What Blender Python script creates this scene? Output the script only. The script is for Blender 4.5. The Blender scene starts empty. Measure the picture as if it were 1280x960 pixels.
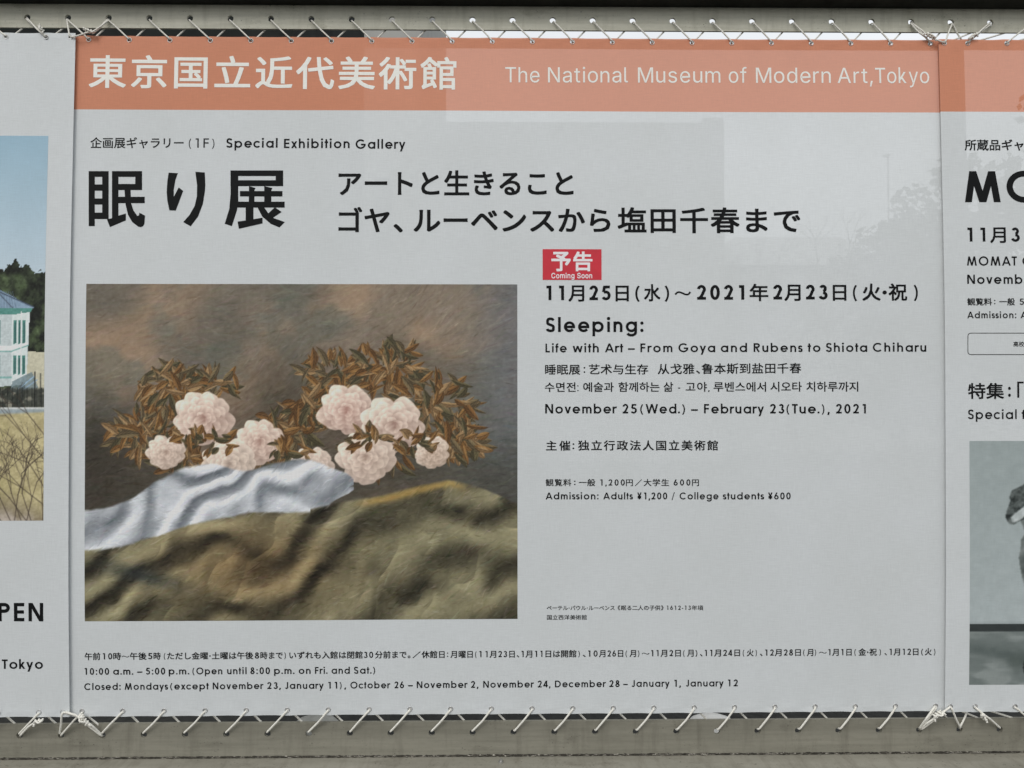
import bpy, bmesh, math, random, os
import numpy as np
from mathutils import Vector

C = bpy.context.scene.collection
scene = bpy.context.scene
R_ = math.radians

# ------------------------------------------------------------------ camera
ZC = 1.55                                   # height of the middle of the hoarding above the ground (m)
F = 967.0                                   # focal length in units of a 1280 px wide frame
CAM_LOC = Vector((-0.01995, -1.9226, ZC - 0.0585))
YAW, PITCH, ROLL = R_(-0.722), R_(0.966), R_(0.0474)
cam = bpy.data.cameras.new('camera')
cam.sensor_width = 36.0
cam.lens = 36.0 * F / 1280.0
cam.clip_start, cam.clip_end = 0.02, 600
cam_o = bpy.data.objects.new('camera', cam)
C.objects.link(cam_o)


def cam_matrix():
    cy, sy, cp, sp, cr, sr = math.cos(YAW), math.sin(YAW), math.cos(PITCH), math.sin(PITCH), math.cos(ROLL), math.sin(ROLL)
    Rz = np.array([[cy, -sy, 0], [sy, cy, 0], [0, 0, 1]])
    Rx = np.array([[1, 0, 0], [0, cp, -sp], [0, sp, cp]])
    Ry = np.array([[cr, 0, sr], [0, 1, 0], [-sr, 0, cr]])
    return Rz @ Rx @ Ry


RM = cam_matrix()
from mathutils import Matrix
m3 = Matrix(RM.tolist()) @ Matrix(((1, 0, 0), (0, 0, -1), (0, 1, 0)))
cam_o.matrix_world = Matrix.Translation(CAM_LOC) @ m3.to_4x4()
scene.camera = cam_o


def P(px, py, y=0.0):
    """Where a measured point of the survey picture lies on the upright plane at depth y: (x, z - ZC)."""
    d = RM @ np.array([(px - 640) / F, 1.0, -(py - 480) / F])
    t = (y - CAM_LOC.y) / d[1]
    return CAM_LOC.x + t * d[0], CAM_LOC.z + t * d[2] - ZC


# ------------------------------------------------------------------ world, sun, exposure
SUN_EL, SUN_AZ = R_(42), R_(203)            # azimuth from +y clockwise: behind the camera, a little to its left
world = bpy.data.worlds.new('World')
scene.world = world
world.use_nodes = True
wn, wl = world.node_tree.nodes, world.node_tree.links
wn.clear()
sky = wn.new('ShaderNodeTexSky'); sky.sky_type = 'NISHITA'; sky.sun_disc = False
sky.sun_elevation = SUN_EL; sky.sun_rotation = SUN_AZ; sky.air_density = 1.0; sky.dust_density = 3.0
tc = wn.new('ShaderNodeTexCoord')
cn = wn.new('ShaderNodeTexNoise'); cn.inputs['Scale'].default_value = 2.2; cn.inputs['Detail'].default_value = 6
rmp = wn.new('ShaderNodeValToRGB')
rmp.color_ramp.elements[0].position = 0.3; rmp.color_ramp.elements[0].color = (7.0, 7.2, 7.3, 1)
rmp.color_ramp.elements[1].position = 0.7; rmp.color_ramp.elements[1].color = (9.9, 10.0, 10.0, 1)
mixw = wn.new('ShaderNodeMixRGB'); mixw.inputs[0].default_value = 0.8
bg = wn.new('ShaderNodeBackground'); bg.inputs['Strength'].default_value = 0.115
wo = wn.new('ShaderNodeOutputWorld')
wl.new(tc.outputs['Generated'], cn.inputs['Vector']); wl.new(cn.outputs['Fac'], rmp.inputs['Fac'])
wl.new(sky.outputs['Color'], mixw.inputs[1]); wl.new(rmp.outputs['Color'], mixw.inputs[2])
wl.new(mixw.outputs['Color'], bg.inputs['Color']); wl.new(bg.outputs['Background'], wo.inputs['Surface'])

sun = bpy.data.lights.new('sun', 'SUN'); sun.energy = 0.90; sun.angle = R_(26); sun.color = (1.0, 0.97, 0.93)
sun_o = bpy.data.objects.new('sun', sun); C.objects.link(sun_o)
sd = Vector((math.sin(SUN_AZ) * math.cos(SUN_EL), math.cos(SUN_AZ) * math.cos(SUN_EL), math.sin(SUN_EL)))
sun_o.rotation_euler = sd.to_track_quat('Z', 'Y').to_euler(); sun_o.location = (0, -6, 8)

scene.render.engine = 'CYCLES'
scene.view_settings.view_transform = 'Standard'
scene.view_settings.look = 'None'
scene.view_settings.exposure = 0.05
scene.view_settings.gamma = 1.0
scene.cycles.max_bounces = 6
scene.cycles.transparent_max_bounces = 16
scene.cycles.use_denoising = True


# ------------------------------------------------------------------ small helpers
def lin(c):
    c = np.asarray(c, float) / 255.0
    return np.where(c <= 0.04045, c / 12.92, ((c + 0.055) / 1.055) ** 2.4)


ILL = 0.64                                   # how bright a white print stands in this light, to turn seen colours into inks


def ink(r, g, b):
    v = np.clip(lin((r, g, b)) / ILL, 0.004, 0.9)
    return (v[0], v[1], v[2], 1)


class Nodes:
    def __init__(self, name):
        self.m = bpy.data.materials.new(name); self.m.use_nodes = True
        self.n, self.l = self.m.node_tree.nodes, self.m.node_tree.links
        self.n.clear()
        self.out = self.n.new('ShaderNodeOutputMaterial')
        self.tc = self.n.new('ShaderNodeTexCoord')

    def noise(self, scale, detail=4, stretch=None, rough=0.55):
        t = self.n.new('ShaderNodeTexNoise')
        t.inputs['Scale'].default_value = scale; t.inputs['Detail'].default_value = detail
        t.inputs['Roughness'].default_value = rough
        src = self.tc.outputs['Object']
        if stretch:
            mp = self.n.new('ShaderNodeMapping'); mp.inputs['Scale'].default_value = stretch
            self.l.new(src, mp.inputs['Vector']); src = mp.outputs['Vector']
        self.l.new(src, t.inputs['Vector'])
        return t.outputs['Fac']

    def ramp(self, fac, stops):
        r = self.n.new('ShaderNodeValToRGB')
        while len(r.color_ramp.elements) < len(stops): r.color_ramp.elements.new(0.5)
        for e, (p, c) in zip(r.color_ramp.elements, stops):
            e.position = p; e.color = c if len(c) == 4 else (*c, 1)
        self.l.new(fac, r.inputs['Fac'])
        return r.outputs['Color']

    def mix(self, fac, a, b, mode='MIX'):
        x = self.n.new('ShaderNodeMixRGB'); x.blend_type = mode
        for i, v in enumerate((fac, a, b)):
            if hasattr(v, 'is_output'): self.l.new(v, x.inputs[i])
            else: x.inputs[i].default_value = v
        return x.outputs['Color']

    def bsdf(self, color, rough=0.6, spec=0.3, metal=0.0, bump=None, bstr=0.2, bdist=0.001):
        b = self.n.new('ShaderNodeBsdfPrincipled')
        if hasattr(color, 'is_output'): self.l.new(color, b.inputs['Base Color'])
        else: b.inputs['Base Color'].default_value = color
        if hasattr(rough, 'is_output'): self.l.new(rough, b.inputs['Roughness'])
        else: b.inputs['Roughness'].default_value = rough
        b.inputs['Specular IOR Level'].default_value = spec
        b.inputs['Metallic'].default_value = metal
        if bump is not None:
            bp = self.n.new('ShaderNodeBump'); bp.inputs['Strength'].default_value = bstr; bp.inputs['Distance'].default_value = bdist
            self.l.new(bump, bp.inputs['Height']); self.l.new(bp.outputs['Normal'], b.inputs['Normal'])
        return b.outputs['BSDF']

    def done(self, shader):
        self.l.new(shader, self.out.inputs['Surface'])
        return self.m

    def see_through(self, shader, t):
        tr = self.n.new('ShaderNodeBsdfTransparent'); mx = self.n.new('ShaderNodeMixShader')
        mx.inputs[0].default_value = t
        self.l.new(shader, mx.inputs[1]); self.l.new(tr.outputs[0], mx.inputs[2])
        return mx.outputs[0]


def plain(name, col, rough=0.6, spec=0.3, metal=0.0, var=0.12, scale=40.0, stretch=None, bstr=0.1):
    N = Nodes(name)
    f = N.noise(scale, 5, stretch)
    a = tuple(c * (1 - var) for c in col[:3]) + (1,); b = tuple(min(1, c * (1 + var)) for c in col[:3]) + (1,)
    return N.done(N.bsdf(N.ramp(f, [(0.3, a), (0.7, b)]), rough, spec, metal, f, bstr))


def cloth_mat(name, base, t=0.10, vcol=False, spec=0.25):
    """Woven banner mesh: thread-to-thread tone changes, a fine weave relief and tiny holes one can see through."""
    N = Nodes(name)
    th = N.noise(1.0, 3, (30, 1, 520), 0.7); tv = N.noise(1.0, 3, (520, 1, 30), 0.7); big = N.noise(5.0, 3)
    if vcol:
        a = N.n.new('ShaderNodeVertexColor'); a.layer_name = 'print'; col = a.outputs['Color']
    else:
        col = base
    k1 = N.ramp(th, [(0.30, (0.93,) * 3), (0.70, (1.03,) * 3)])
    k2 = N.ramp(tv, [(0.30, (0.95,) * 3), (0.70, (1.03,) * 3)])
    k3 = N.ramp(big, [(0.3, (0.975, 0.975, 0.97)), (0.7, (1.015, 1.015, 1.02))])
    c = N.mix(1.0, N.mix(1.0, N.mix(1.0, col, k1, 'MULTIPLY'), k2, 'MULTIPLY'), k3, 'MULTIPLY')
    w = N.mix(0.5, th, tv)
    s = N.bsdf(c, 0.62, spec, 0, w, 0.25, 0.0006)
    return N.done(N.see_through(s, t) if t else s)


M = {}
M['white'] = cloth_mat('white_banner_cloth', (0.735, 0.770, 0.782, 1), 0.085)
M['orange'] = cloth_mat('orange_banner_cloth', ink(179, 119, 93), 0.095)
M['hem'] = plain('hem_cloth', (0.62, 0.62, 0.62), 0.8, 0.1, var=0.05)
M['print'] = cloth_mat('printed_picture', None, 0.0, True)
M['black'] = cloth_mat('black_ink', (0.007, 0.008, 0.0085, 1), 0.0, False, 0.12)
M['blackthin'] = cloth_mat('thin_black_ink', (0.010, 0.011, 0.012, 1), 0.0, False, 0.12)
M['pale'] = cloth_mat('pale_ink', ink(216, 201, 194), 0.0)
M['red'] = plain('red_sticker', (0.60, 0.012, 0.032), 0.35, 0.5, var=0.08, scale=30, bstr=0.05)
M['stickwhite'] = plain('white_sticker_ink', (0.86, 0.84, 0.86), 0.4, 0.4, var=0.03)
M['rope'] = plain('braided_rope', (0.79, 0.775, 0.71), 0.85, 0.15, var=0.2, scale=420, bstr=0.7)
M['eyelet'] = plain('eyelet_metal', (0.55, 0.55, 0.54), 0.35, 0.5, 0.85, var=0.1, scale=300)
M['asphalt'] = plain('asphalt', (0.030, 0.031, 0.029), 0.9, 0.2, var=0.3, scale=30, bstr=0.5)


def steel(name, base, dirt, wear):
    N = Nodes(name)
    a = N.noise(1.0, 5, (3.0, 20, 30)); b = N.noise(1.0, 6, (9, 20, 22), 0.65); sp = N.noise(1.0, 3, (170, 170, 260), 0.6)
    st = N.noise(1.0, 4, (5, 8, 120), 0.6); vs = N.noise(1.0, 5, (38, 8, 5), 0.65); fine = N.noise(1.0, 4, (60, 60, 140), 0.7)
    col = N.mix(N.ramp(a, [(0.40, (0, 0, 0)), (0.72, (1, 1, 1))]), base, wear)
    col = N.mix(N.ramp(st, [(0.45, (0, 0, 0)), (0.9, (0.5, 0.5, 0.5))]), col, dirt)
    col = N.mix(N.ramp(b, [(0.58, (0, 0, 0)), (0.80, (0.75, 0.75, 0.75))]), col, dirt)
    col = N.mix(N.ramp(vs, [(0.50, (0, 0, 0)), (0.78, (0.55, 0.55, 0.55))]), col, dirt)
    col = N.mix(1.0, col, N.ramp(fine, [(0.3, (0.95,) * 3), (0.7, (1.04,) * 3)]), 'MULTIPLY')
    msk = N.mix(1.0, N.ramp(sp, [(0.63, (0, 0, 0)), (0.69, (1, 1, 1))]), N.ramp(b, [(0.45, (0, 0, 0)), (0.6, (1, 1, 1))]), 'MULTIPLY')
    col = N.mix(msk, col, tuple(c * 0.25 for c in dirt[:3]) + (1,))
    return N.done(N.bsdf(col, 0.62, 0.35, 0.0, a, 0.15, 0.002))


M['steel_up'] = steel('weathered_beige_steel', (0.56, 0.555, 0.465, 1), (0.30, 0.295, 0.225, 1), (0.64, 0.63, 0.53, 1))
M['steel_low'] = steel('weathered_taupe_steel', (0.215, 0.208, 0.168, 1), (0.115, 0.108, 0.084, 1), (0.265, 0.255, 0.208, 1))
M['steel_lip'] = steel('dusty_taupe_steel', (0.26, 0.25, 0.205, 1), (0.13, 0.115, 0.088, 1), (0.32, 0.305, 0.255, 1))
M['shade_rivet'] = plain('dark_flange_shade_and_rivet', (0.028, 0.03, 0.026), 0.8, 0.2, var=0.4, scale=20)  # near-black puts the flange's underside shade into its colour; also used for bucket rivets


def mesh_obj(name, verts, faces, mat, parent=None, smooth=False, mats=None, fmat=None):
    me = bpy.data.meshes.new(name)
    me.from_pydata([tuple(v) for v in verts], [], [tuple(f) for f in faces])
    for mm in (mats or [mat]): me.materials.append(mm)
    if fmat is not None: me.polygons.foreach_set('material_index', np.asarray(fmat, np.int32))
    if smooth: me.polygons.foreach_set('use_smooth', np.ones(len(me.polygons), bool))
    me.update()
    o = bpy.data.objects.new(name, me); C.objects.link(o)
    if parent is not None: o.parent = parent
    return o


def thing(name, label, cat, loc=(0, 0, 0), group=None):
    o = bpy.data.objects.new(name, None); C.objects.link(o)
    o.location = loc; o['label'] = label; o['category'] = cat; o.empty_display_size = 0.1
    if group: o['group'] = group
    return o


def tag(o, label, cat, group=None):
    o['label'] = label; o['category'] = cat
    if group: o['group'] = group
    return o


class Geo:
    def __init__(self): self.v, self.f = [], []

    def add(self, v, f):
        k = len(self.v); self.v += [tuple(x) for x in v]; self.f += [tuple(i + k for i in q) for q in f]

    def box(self, x0, x1, y0, y1, z0, z1):
        v = [(x, y, z) for z in (z0, z1) for y in (y0, y1) for x in (x0, x1)]
        self.add(v, [(0, 2, 3, 1), (4, 5, 7, 6), (0, 1, 5, 4), (2, 6, 7, 3), (0, 4, 6, 2), (1, 3, 7, 5)])

    def tube(self, pts, r, n=8, caps=True):
        pts = [Vector(p) for p in pts]
        rr = r if isinstance(r, (list, tuple)) else [r] * len(pts)
        up = None; vs = []
        for i, p in enumerate(pts):
            t = (pts[min(i + 1, len(pts) - 1)] - pts[max(i - 1, 0)])
            t = t.normalized() if t.length > 1e-9 else Vector((1, 0, 0))
            if up is None:
                up = Vector((0, 0, 1)) if abs(t.z) < 0.9 else Vector((1, 0, 0))
            a = t.cross(up)
            if a.length < 1e-6: a = t.orthogonal()
            a.normalize(); b = a.cross(t).normalized(); up = b
            vs += [p + (a * math.cos(2 * math.pi * k / n) + b * math.sin(2 * math.pi * k / n)) * rr[i] for k in range(n)]
        fs = [(i * n + k, i * n + (k + 1) % n, (i + 1) * n + (k + 1) % n, (i + 1) * n + k) for i in range(len(pts) - 1) for k in range(n)]
        if caps: fs += [tuple(range(n - 1, -1, -1)), tuple((len(pts) - 1) * n + k for k in range(n))]
        self.add(vs, fs)

    def obj(self, name, mat, parent=None, smooth=False):
        return mesh_obj(name, self.v, self.f, mat, parent, smooth)


def rounded(pts, cut=0.004, n=4):
    """A polyline whose corners are replaced by short curves."""
    pts = [Vector(p) for p in pts]; out = [pts[0]]
    for i in range(1, len(pts) - 1):
        a, b, c = pts[i - 1], pts[i], pts[i + 1]
        da, dc = (a - b), (c - b)
        ca, cc = min(cut, da.length * 0.45), min(cut, dc.length * 0.45)
        p0, p1 = b + da.normalized() * ca, b + dc.normalized() * cc
        for k in range(n + 1):
            t = k / n
            out.append(p0 * (1 - t) ** 2 + b * 2 * t * (1 - t) + p1 * t * t)
    out.append(pts[-1])
    return out


# ------------------------------------------------------------------ the setting
g = Geo(); g.add([(-90, -60, 0), (90, -60, 0), (90, 160, 0), (-90, 160, 0)], [(0, 1, 2, 3)])
go = g.obj('ground', M['asphalt']); go['kind'] = 'structure'

# ------------------------------------------------------------------ the two steel beams
PITCH_TOP = (P(1139, 27, 0.012)[0] - P(85, 22, 0.012)[0]) / 21
TOP_X0 = P(85, 22, 0.012)[0]; TOP_Z = 0.5 * (P(85, 22.5, 0.012)[1] + P(1139, 27.2, 0.012)[1])
PITCH_LOW = (P(1149, 912, 0.012)[0] - P(128, 919.5, 0.012)[0]) / 20
LOW_X0 = P(128, 919.5, 0.012)[0]; LOW_Z = 0.5 * (P(128, 919.5, 0.012)[1] + P(1149, 911.5, 0.012)[1])
hole_top = lambda i: TOP_X0 + i * PITCH_TOP          # hole 0 serves the first eyelet of the middle banner
hole_low = lambda i: LOW_X0 + i * PITCH_LOW
BX0, BX1 = -1.93, 1.93


def plate_with_holes(holes, hz, r, x0, x1, z0, z1, y0, y1, nseg=20):
    g = Geo()
    hs = sorted(holes); cuts = [x0] + [(a + b) / 2 for a, b in zip(hs, hs[1:])] + [x1]
    for h, a, b in zip(hs, cuts, cuts[1:]):
        crn = [math.atan2(z - hz, x - h) for x, z in ((b, z1), (a, z1), (a, z0), (b, z0))]
        ang = sorted(set([round(c % (2 * math.pi), 6) for c in crn] + [round(2 * math.pi * k / nseg + 0.01, 6) for k in range(nseg)]))
        inner, outer = [], []
        for t in ang:
            c, s = math.cos(t), math.sin(t)
            k = min(((b - h) / c if c > 1e-9 else (a - h) / c if c < -1e-9 else 1e9), ((z1 - hz) / s if s > 1e-9 else (z0 - hz) / s if s < -1e-9 else 1e9))
            inner.append((h + r * c, hz + r * s)); outer.append((h + k * c, hz + k * s))
        n = len(ang)
        v = [(x, y0, z) for x, z in inner] + [(x, y0, z) for x, z in outer] + [(x, y1, z) for x, z in inner] + [(x, y1, z) for x, z in outer]
        f = []
        for k in range(n):
            j = (k + 1) % n
            f += [(k, n + k, n + j, j)[::-1], (2 * n + k, 2 * n + j, 3 * n + j, 3 * n + k)[::-1], (k, j, 2 * n + j, 2 * n + k)[::-1]]
        g.add(v, f)
    g.add([(x, y, z0) for x in (x0, x1) for y in (y0, y1)] + [(x, y, z1) for x in (x0, x1) for y in (y0, y1)],
          [(0, 1, 3, 2), (4, 6, 7, 5), (0, 4, 5, 1), (2, 3, 7, 6)])
    return g


WEB0, WEB1 = 0.012, 0.018
# upper beam: web with a row of holes, a flange above, coloured dark as underside shade, that juts towards the viewer
ub = thing('steel_beam', 'beige weathered steel beam with a row of holes along the top of the banners', 'beam', (0, 0, ZC))
zt0 = 0.5 * (P(100, 34.5, WEB0)[1] + P(1180, 40.5, WEB0)[1]); zt1 = P(640, 8, WEB0)[1]
n_t = range(-7, 31)
pg = plate_with_holes([hole_top(i) for i in n_t if BX0 + .02 < hole_top(i) < BX1 - .02], TOP_Z, 0.0078, BX0, BX1, zt0, zt1, WEB0, WEB1)
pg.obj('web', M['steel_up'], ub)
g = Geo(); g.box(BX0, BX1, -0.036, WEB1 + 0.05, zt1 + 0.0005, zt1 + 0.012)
g.obj('flange', M['shade_rivet'], ub)
# lower beam
lb = thing('steel_beam', 'taupe dusty steel beam with a weld line along the bottom of the banners', 'beam', (0, 0, ZC))
zl1 = 0.5 * (P(100, 905, WEB0)[1] + P(1180, 898, WEB0)[1]); zl0 = 0.5 * (P(100, 948.5, WEB0)[1] + P(1250, 940.5, WEB0)[1])
n_l = range(-8, 29)
pg = plate_with_holes([hole_low(i) for i in n_l if BX0 + .02 < hole_low(i) < BX1 - .02], LOW_Z, 0.0078, BX0, BX1, zl0, zl1, WEB0, WEB1 + 0.002)
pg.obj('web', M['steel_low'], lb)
g = Geo(); g.box(BX0, BX1, -0.068, WEB1 + 0.002, zl0 - 0.010, zl0 - 0.0006)
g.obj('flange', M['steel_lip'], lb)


def weld():
    rng = np.random.default_rng(5); g = Geo(); x = BX0; pts = []; rr = []
    while x < BX1:
        pts.append((x, WEB0 - 0.0012, zl0 + 0.0012 + rng.normal(0, 0.0004))); rr.append(0.0020 + abs(rng.normal(0, 0.0008))); x += 0.006
    g.tube(pts, rr, 6)
    N = Nodes('weld_bead')
    a = N.noise(1.0, 4, (90, 60, 500), 0.75); b = N.noise(1.0, 3, (11, 1, 1), 0.7)
    d = N.ramp(a, [(0.44, (0.02, 0.018, 0.013)), (0.54, (0.06, 0.053, 0.04)), (0.64, (0.48, 0.46, 0.40))])
    c = N.mix(N.ramp(b, [(0.34, (0, 0, 0)), (0.52, (1, 1, 1))]), (0.022, 0.019, 0.014, 1), d)
    g.obj('weld_seam', N.done(N.bsdf(c, 0.7, 0.3)), lb, True)


weld()
bx_, bz_ = P(626, 951, -0.02)
g = Geo()
for k, (r, h0, h1) in enumerate(((0.006, 0, 0.004), (0.0042, 0.0042, 0.0085))):
    nn = 12 if k == 0 else 6
    v = [(bx_ + r * math.cos(2 * math.pi * i / nn), -0.022 + r * math.sin(2 * math.pi * i / nn), zl0 - 0.0006 + h) for h in (h0, h1) for i in range(nn)]
    g.add(v, [(i, (i + 1) % nn, nn + (i + 1) % nn, nn + i) for i in range(nn)] + [tuple(range(nn, 2 * nn))])
g.obj('bolt', M['eyelet'], lb)

# ------------------------------------------------------------------ banners
def smoothn(x, z):
    return 0.0016 * np.sin(2.3 * x + 1.1) * np.cos(1.9 * z + .4) + 0.0010 * np.sin(5.1 * x - 2.7 * z + 0.7) + 0.0006 * np.sin(9.0 * z + 3.1 * x)


BULGE = 0.016                                                   # added bow towards the viewer, making the upper half brighter than the lower


class Banner:
    def __init__(self, name, label, xs, y, ztop, zbot, eye_top, eye_bot, zband=None, seed=0):
        self.y, self.x0, self.x1, self.zt, self.zb = y, xs[0], xs[1], ztop, zbot
        self.et, self.eb = eye_top, eye_bot
        self.root = thing(name, label, 'banner', (0, y, ZC), 'banners laced between the two steel beams')
        HS = 0.0070                                    # half side of the cell that carries an eyelet hole
        def lines(lo, hi, step, marks):
            base = list(np.linspace(lo, hi, max(2, int((hi - lo) / step)) + 1))
            keep = [q for q in base if all(abs(q - m) > 0.0035 for m in marks)]
            return np.array(sorted(set(keep + list(marks))))
        def panel(x0, x1, z0, z1, eyes, extra_z=(), lift=0.0, scal=True):
            """A sheet of cloth with round holes where the eyelets sit."""
            mx = sorted([x0, x1] + [e[0] + s * HS for e in eyes for s in (-1, 1) if x0 < e[0] - HS and e[0] + HS < x1])
            mx2 = []
            for q in mx:
                if not mx2 or q - mx2[-1] > 1e-5: mx2.append(q)
            mz = sorted(set([z0, z1] + [round(e[1] + s * HS, 7) for e in eyes for s in (-1, 1)] + list(extra_z)))
            X = lines(x0, x1, 0.0125, mx2); Z = lines(z0, z1, 0.0125, mz)[::-1]
            GX, GZ = np.meshgrid(X, Z)
            zed = GZ.copy()
            def shift(x, z):
                o = 0.0
                for row, zz, s in ((eye_top, ztop, 1), (eye_bot, zbot, -1)):
                    near = np.min(np.abs(np.asarray(x)[..., None] - np.array([e[0] for e in row])), axis=-1)
                    o = o + s * (0.0017 * np.exp(-(near / 0.022) ** 2) - 0.0012) * np.exp(-np.abs(z - zz) / 0.004)
                return o
            V = [tuple(q) for q in np.stack([GX, self.disp(GX, GZ) + lift, GZ + shift(GX, GZ)], -1).reshape(-1, 3)]
            n = len(X); Fc, fm = [], []
            def holed(xa, xb, za, zb):
                for e in eyes:
                    if abs((xa + xb) / 2 - e[0]) < 0.003 and abs((za + zb) / 2 - e[1]) < 0.003: return e
            for j in range(len(Z) - 1):
                for i in range(n - 1):
                    a_ = j * n + i; e = holed(X[i], X[i + 1], Z[j + 1], Z[j])
                    band = 1 if zband is not None and 0.5 * (Z[j] + Z[j + 1]) > zband else 0
                    if e is None:
                        Fc.append((a_ + n, a_ + n + 1, a_ + 1, a_)); fm.append(band); continue
                    k0 = len(V); N_ = 16
                    for k in range(N_):
                        t = 2 * math.pi * k / N_ + math.pi / 4; hx_, hz_ = e[0] + 0.0051 * math.cos(t), e[1] + 0.0051 * math.sin(t)
                        V.append((hx_, float(self.disp(np.array(hx_), np.array(hz_))) + lift, hz_))
                    c4 = [a_ + 1, a_, a_ + n, a_ + n + 1]     # corners at 45, 135, 225, 315 degrees
                    for q in range(4):
                        r0 = [k0 + (4 * q + m) % N_ for m in range(5)]
                        Fc.append(tuple([c4[q], c4[(q + 1) % 4]] + r0[::-1])); fm.append(band)
            return V, Fc, fm
        alle = eye_top + eye_bot
        V, Fc, fm = panel(self.x0, self.x1, zbot, ztop, alle, [zband] if zband is not None else [])
        self.cloth = mesh_obj('cloth', V, Fc, None, self.root, False, [M['white'], M['orange']], fm)
        # turned hem: a second layer behind all four edges
        hw = 0.027
        g = Geo()
        for a0, a1, b0, b1, ee in ((self.x0 + .001, self.x1 - .001, ztop - hw, ztop - .0012, eye_top), (self.x0 + .001, self.x1 - .001, zbot + .0012, zbot + hw, eye_bot),
                                   (self.x0 + .001, self.x0 + (2.4 if seed == 2 else 0.6) * hw, zbot + hw, ztop - hw, []), (self.x1 - .012, self.x1 - .001, zbot + hw, ztop - hw, [])):
            v, f, _ = panel(a0, a1, b0, b1, ee, lift=0.0022)
            g.add(v, f)
        g.obj('hem', M['hem'], self.root)
        # eyelets
        gg = Geo(); nn, mm, Rr, rr = 24, 8, 0.0054, 0.0009
        v = []
        for i in range(nn):
            t = 2 * math.pi * i / nn
            for k in range(mm):
                p = 2 * math.pi * k / mm; q = Rr + rr * math.cos(p)
                v.append((q * math.cos(t), 0.9 * rr * math.sin(p), q * math.sin(t)))
        gg.add(v, [(i * mm + k, i * mm + (k + 1) % mm, ((i + 1) % nn) * mm + (k + 1) % mm, ((i + 1) % nn) * mm + k) for i in range(nn) for k in range(mm)])
        gm = None
        for ex, ez in eye_top + eye_bot:
            if gm is None:
                o = gg.obj('eyelet', M['eyelet'], self.root, True); gm = o.data
            else:
                o = bpy.data.objects.new('eyelet', gm); C.objects.link(o); o.parent = self.root
            o.location = (ex, float(self.disp(np.array(ex), np.array(ez))) - 0.0006, ez)

    def disp(self, x, z):
        d = smoothn(x, z) - BULGE * (1 - np.clip(z / 0.86, -1, 1) ** 2)
        for eyes, s in ((self.et, 1), (self.eb, -1)):
            ez = eyes[0][1]
            w = np.exp(-np.abs(z - ez) / 0.016)
            ph = (x - eyes[0][0]) / max(1e-6, (eyes[1][0] - eyes[0][0]) if len(eyes) > 1 else 0.1) * 2 * math.pi
            d = d + 0.0009 * w * np.cos(ph)
        return d

    def local(self, px, py):
        x, z = P(px, py, self.y)
        for _ in range(3): x, z = P(px, py, self.y + float(self.disp(np.array(x), np.array(z))))
        return x, z


Z_TOP = 0.5 * (P(112, 45.2)[1] + P(1160, 49.8)[1]); Z_BOT = 0.5 * (P(112, 896.0)[1] + P(1160, 889.0)[1])
EZT = 0.5 * (P(112, 51)[1] + P(1160, 54)[1]); EZB = 0.5 * (P(112, 890)[1] + P(1169, 881)[1])


def eye_row(pts, y, z):
    return [(P(px, 470 if False else 51 if z > 0 else 888, y)[0], z) for px in pts]


ex0, ex1 = P(111.2, 51)[0], P(1162.3, 54)[0]
et_mid = [(ex0 + (ex1 - ex0) * i / 21, EZT) for i in range(22)]
bx0, bx1 = P(154, 890)[0], P(1169.5, 881)[0]
eb_mid = [(P(103, 890)[0], EZB)] + [(bx0 + (bx1 - bx0) * i / 20, EZB) for i in range(21)]
YS = -0.008
zt_s = Z_TOP + 0.001
et_l = [(P(p, 46, YS)[0], P(60, 47, YS)[1]) for p in (88.5, 58.5, 8.3, -42.5, -93, -144, -195)]
eb_l = [(P(p, 890, YS)[0], P(60, 890, YS)[1]) for p in (79, 49, -2, -53, -104, -155, -206)]
et_r = [(P(p, 54, YS)[0], P(1200, 54.5, YS)[1]) for p in (1180, 1209, 1257.5, 1307, 1357, 1407, 1457)]
eb_r = [(P(p, 883, YS)[0], P(1200, 883, YS)[1]) for p in (1188, 1219, 1268, 1318, 1368, 1418, 1468)]
zb_mid = 0.5 * (P(96, 139)[1] + P(1172, 141)[1])
XL = 0.5 * (P(95, 45, YS)[0] + P(87.5, 890, YS)[0]); XR = 0.5 * (P(1173, 50, YS)[0] + P(1180.5, 888, YS)[0])

mid = Banner('exhibition_banner', 'wide middle banner with orange heading, large painting print and red sticker', (XL - 0.015, XR + 0.015), 0.0, Z_TOP, Z_BOT, et_mid, eb_mid, zb_mid, 1)
left = Banner('exhibition_banner', 'white banner cut by the left edge, printed with a teal-trimmed building', (-1.86, XL), YS, P(60, 41.5, YS)[1], P(60, 896, YS)[1], et_l, eb_l, None, 3)
right = Banner('exhibition_banner', 'banner cut by the right edge with orange heading and grey figure photo', (XR, 1.86), YS, P(1200, 49.5, YS)[1], P(1220, 890, YS)[1], et_r, eb_r, P(1200, 141, YS)[1], 2)

# ------------------------------------------------------------------ lettering
# 1. a drawn geometric sans: every letter is a set of strokes (cap height 1)
XH, ASC, DSC = 0.73, 1.04, -0.30


def arc(cx, cy, rx, ry, a0, a1, n=None):
    n = n or max(4, int(abs(a1 - a0) / 11))
    return [(cx + rx * math.cos(R_(a0 + (a1 - a0) * k / n)), cy + ry * math.sin(R_(a0 + (a1 - a0) * k / n))) for k in range(n + 1)]


def spline(pts, n=6):
    p = [pts[0]] + list(pts) + [pts[-1]]; out = []
    for i in range(1, len(p) - 2):
        for k in range(n):
            t = k / n
            out.append(tuple(0.5 * (2 * p[i][a] + (p[i + 1][a] - p[i - 1][a]) * t + (2 * p[i - 1][a] - 5 * p[i][a] + 4 * p[i + 1][a] - p[i + 2][a]) * t * t + (3 * p[i][a] - p[i - 1][a] - 3 * p[i + 1][a] + p[i + 2][a]) * t ** 3) for a in (0, 1)))
    out.append(tuple(pts[-1])); return out


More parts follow.
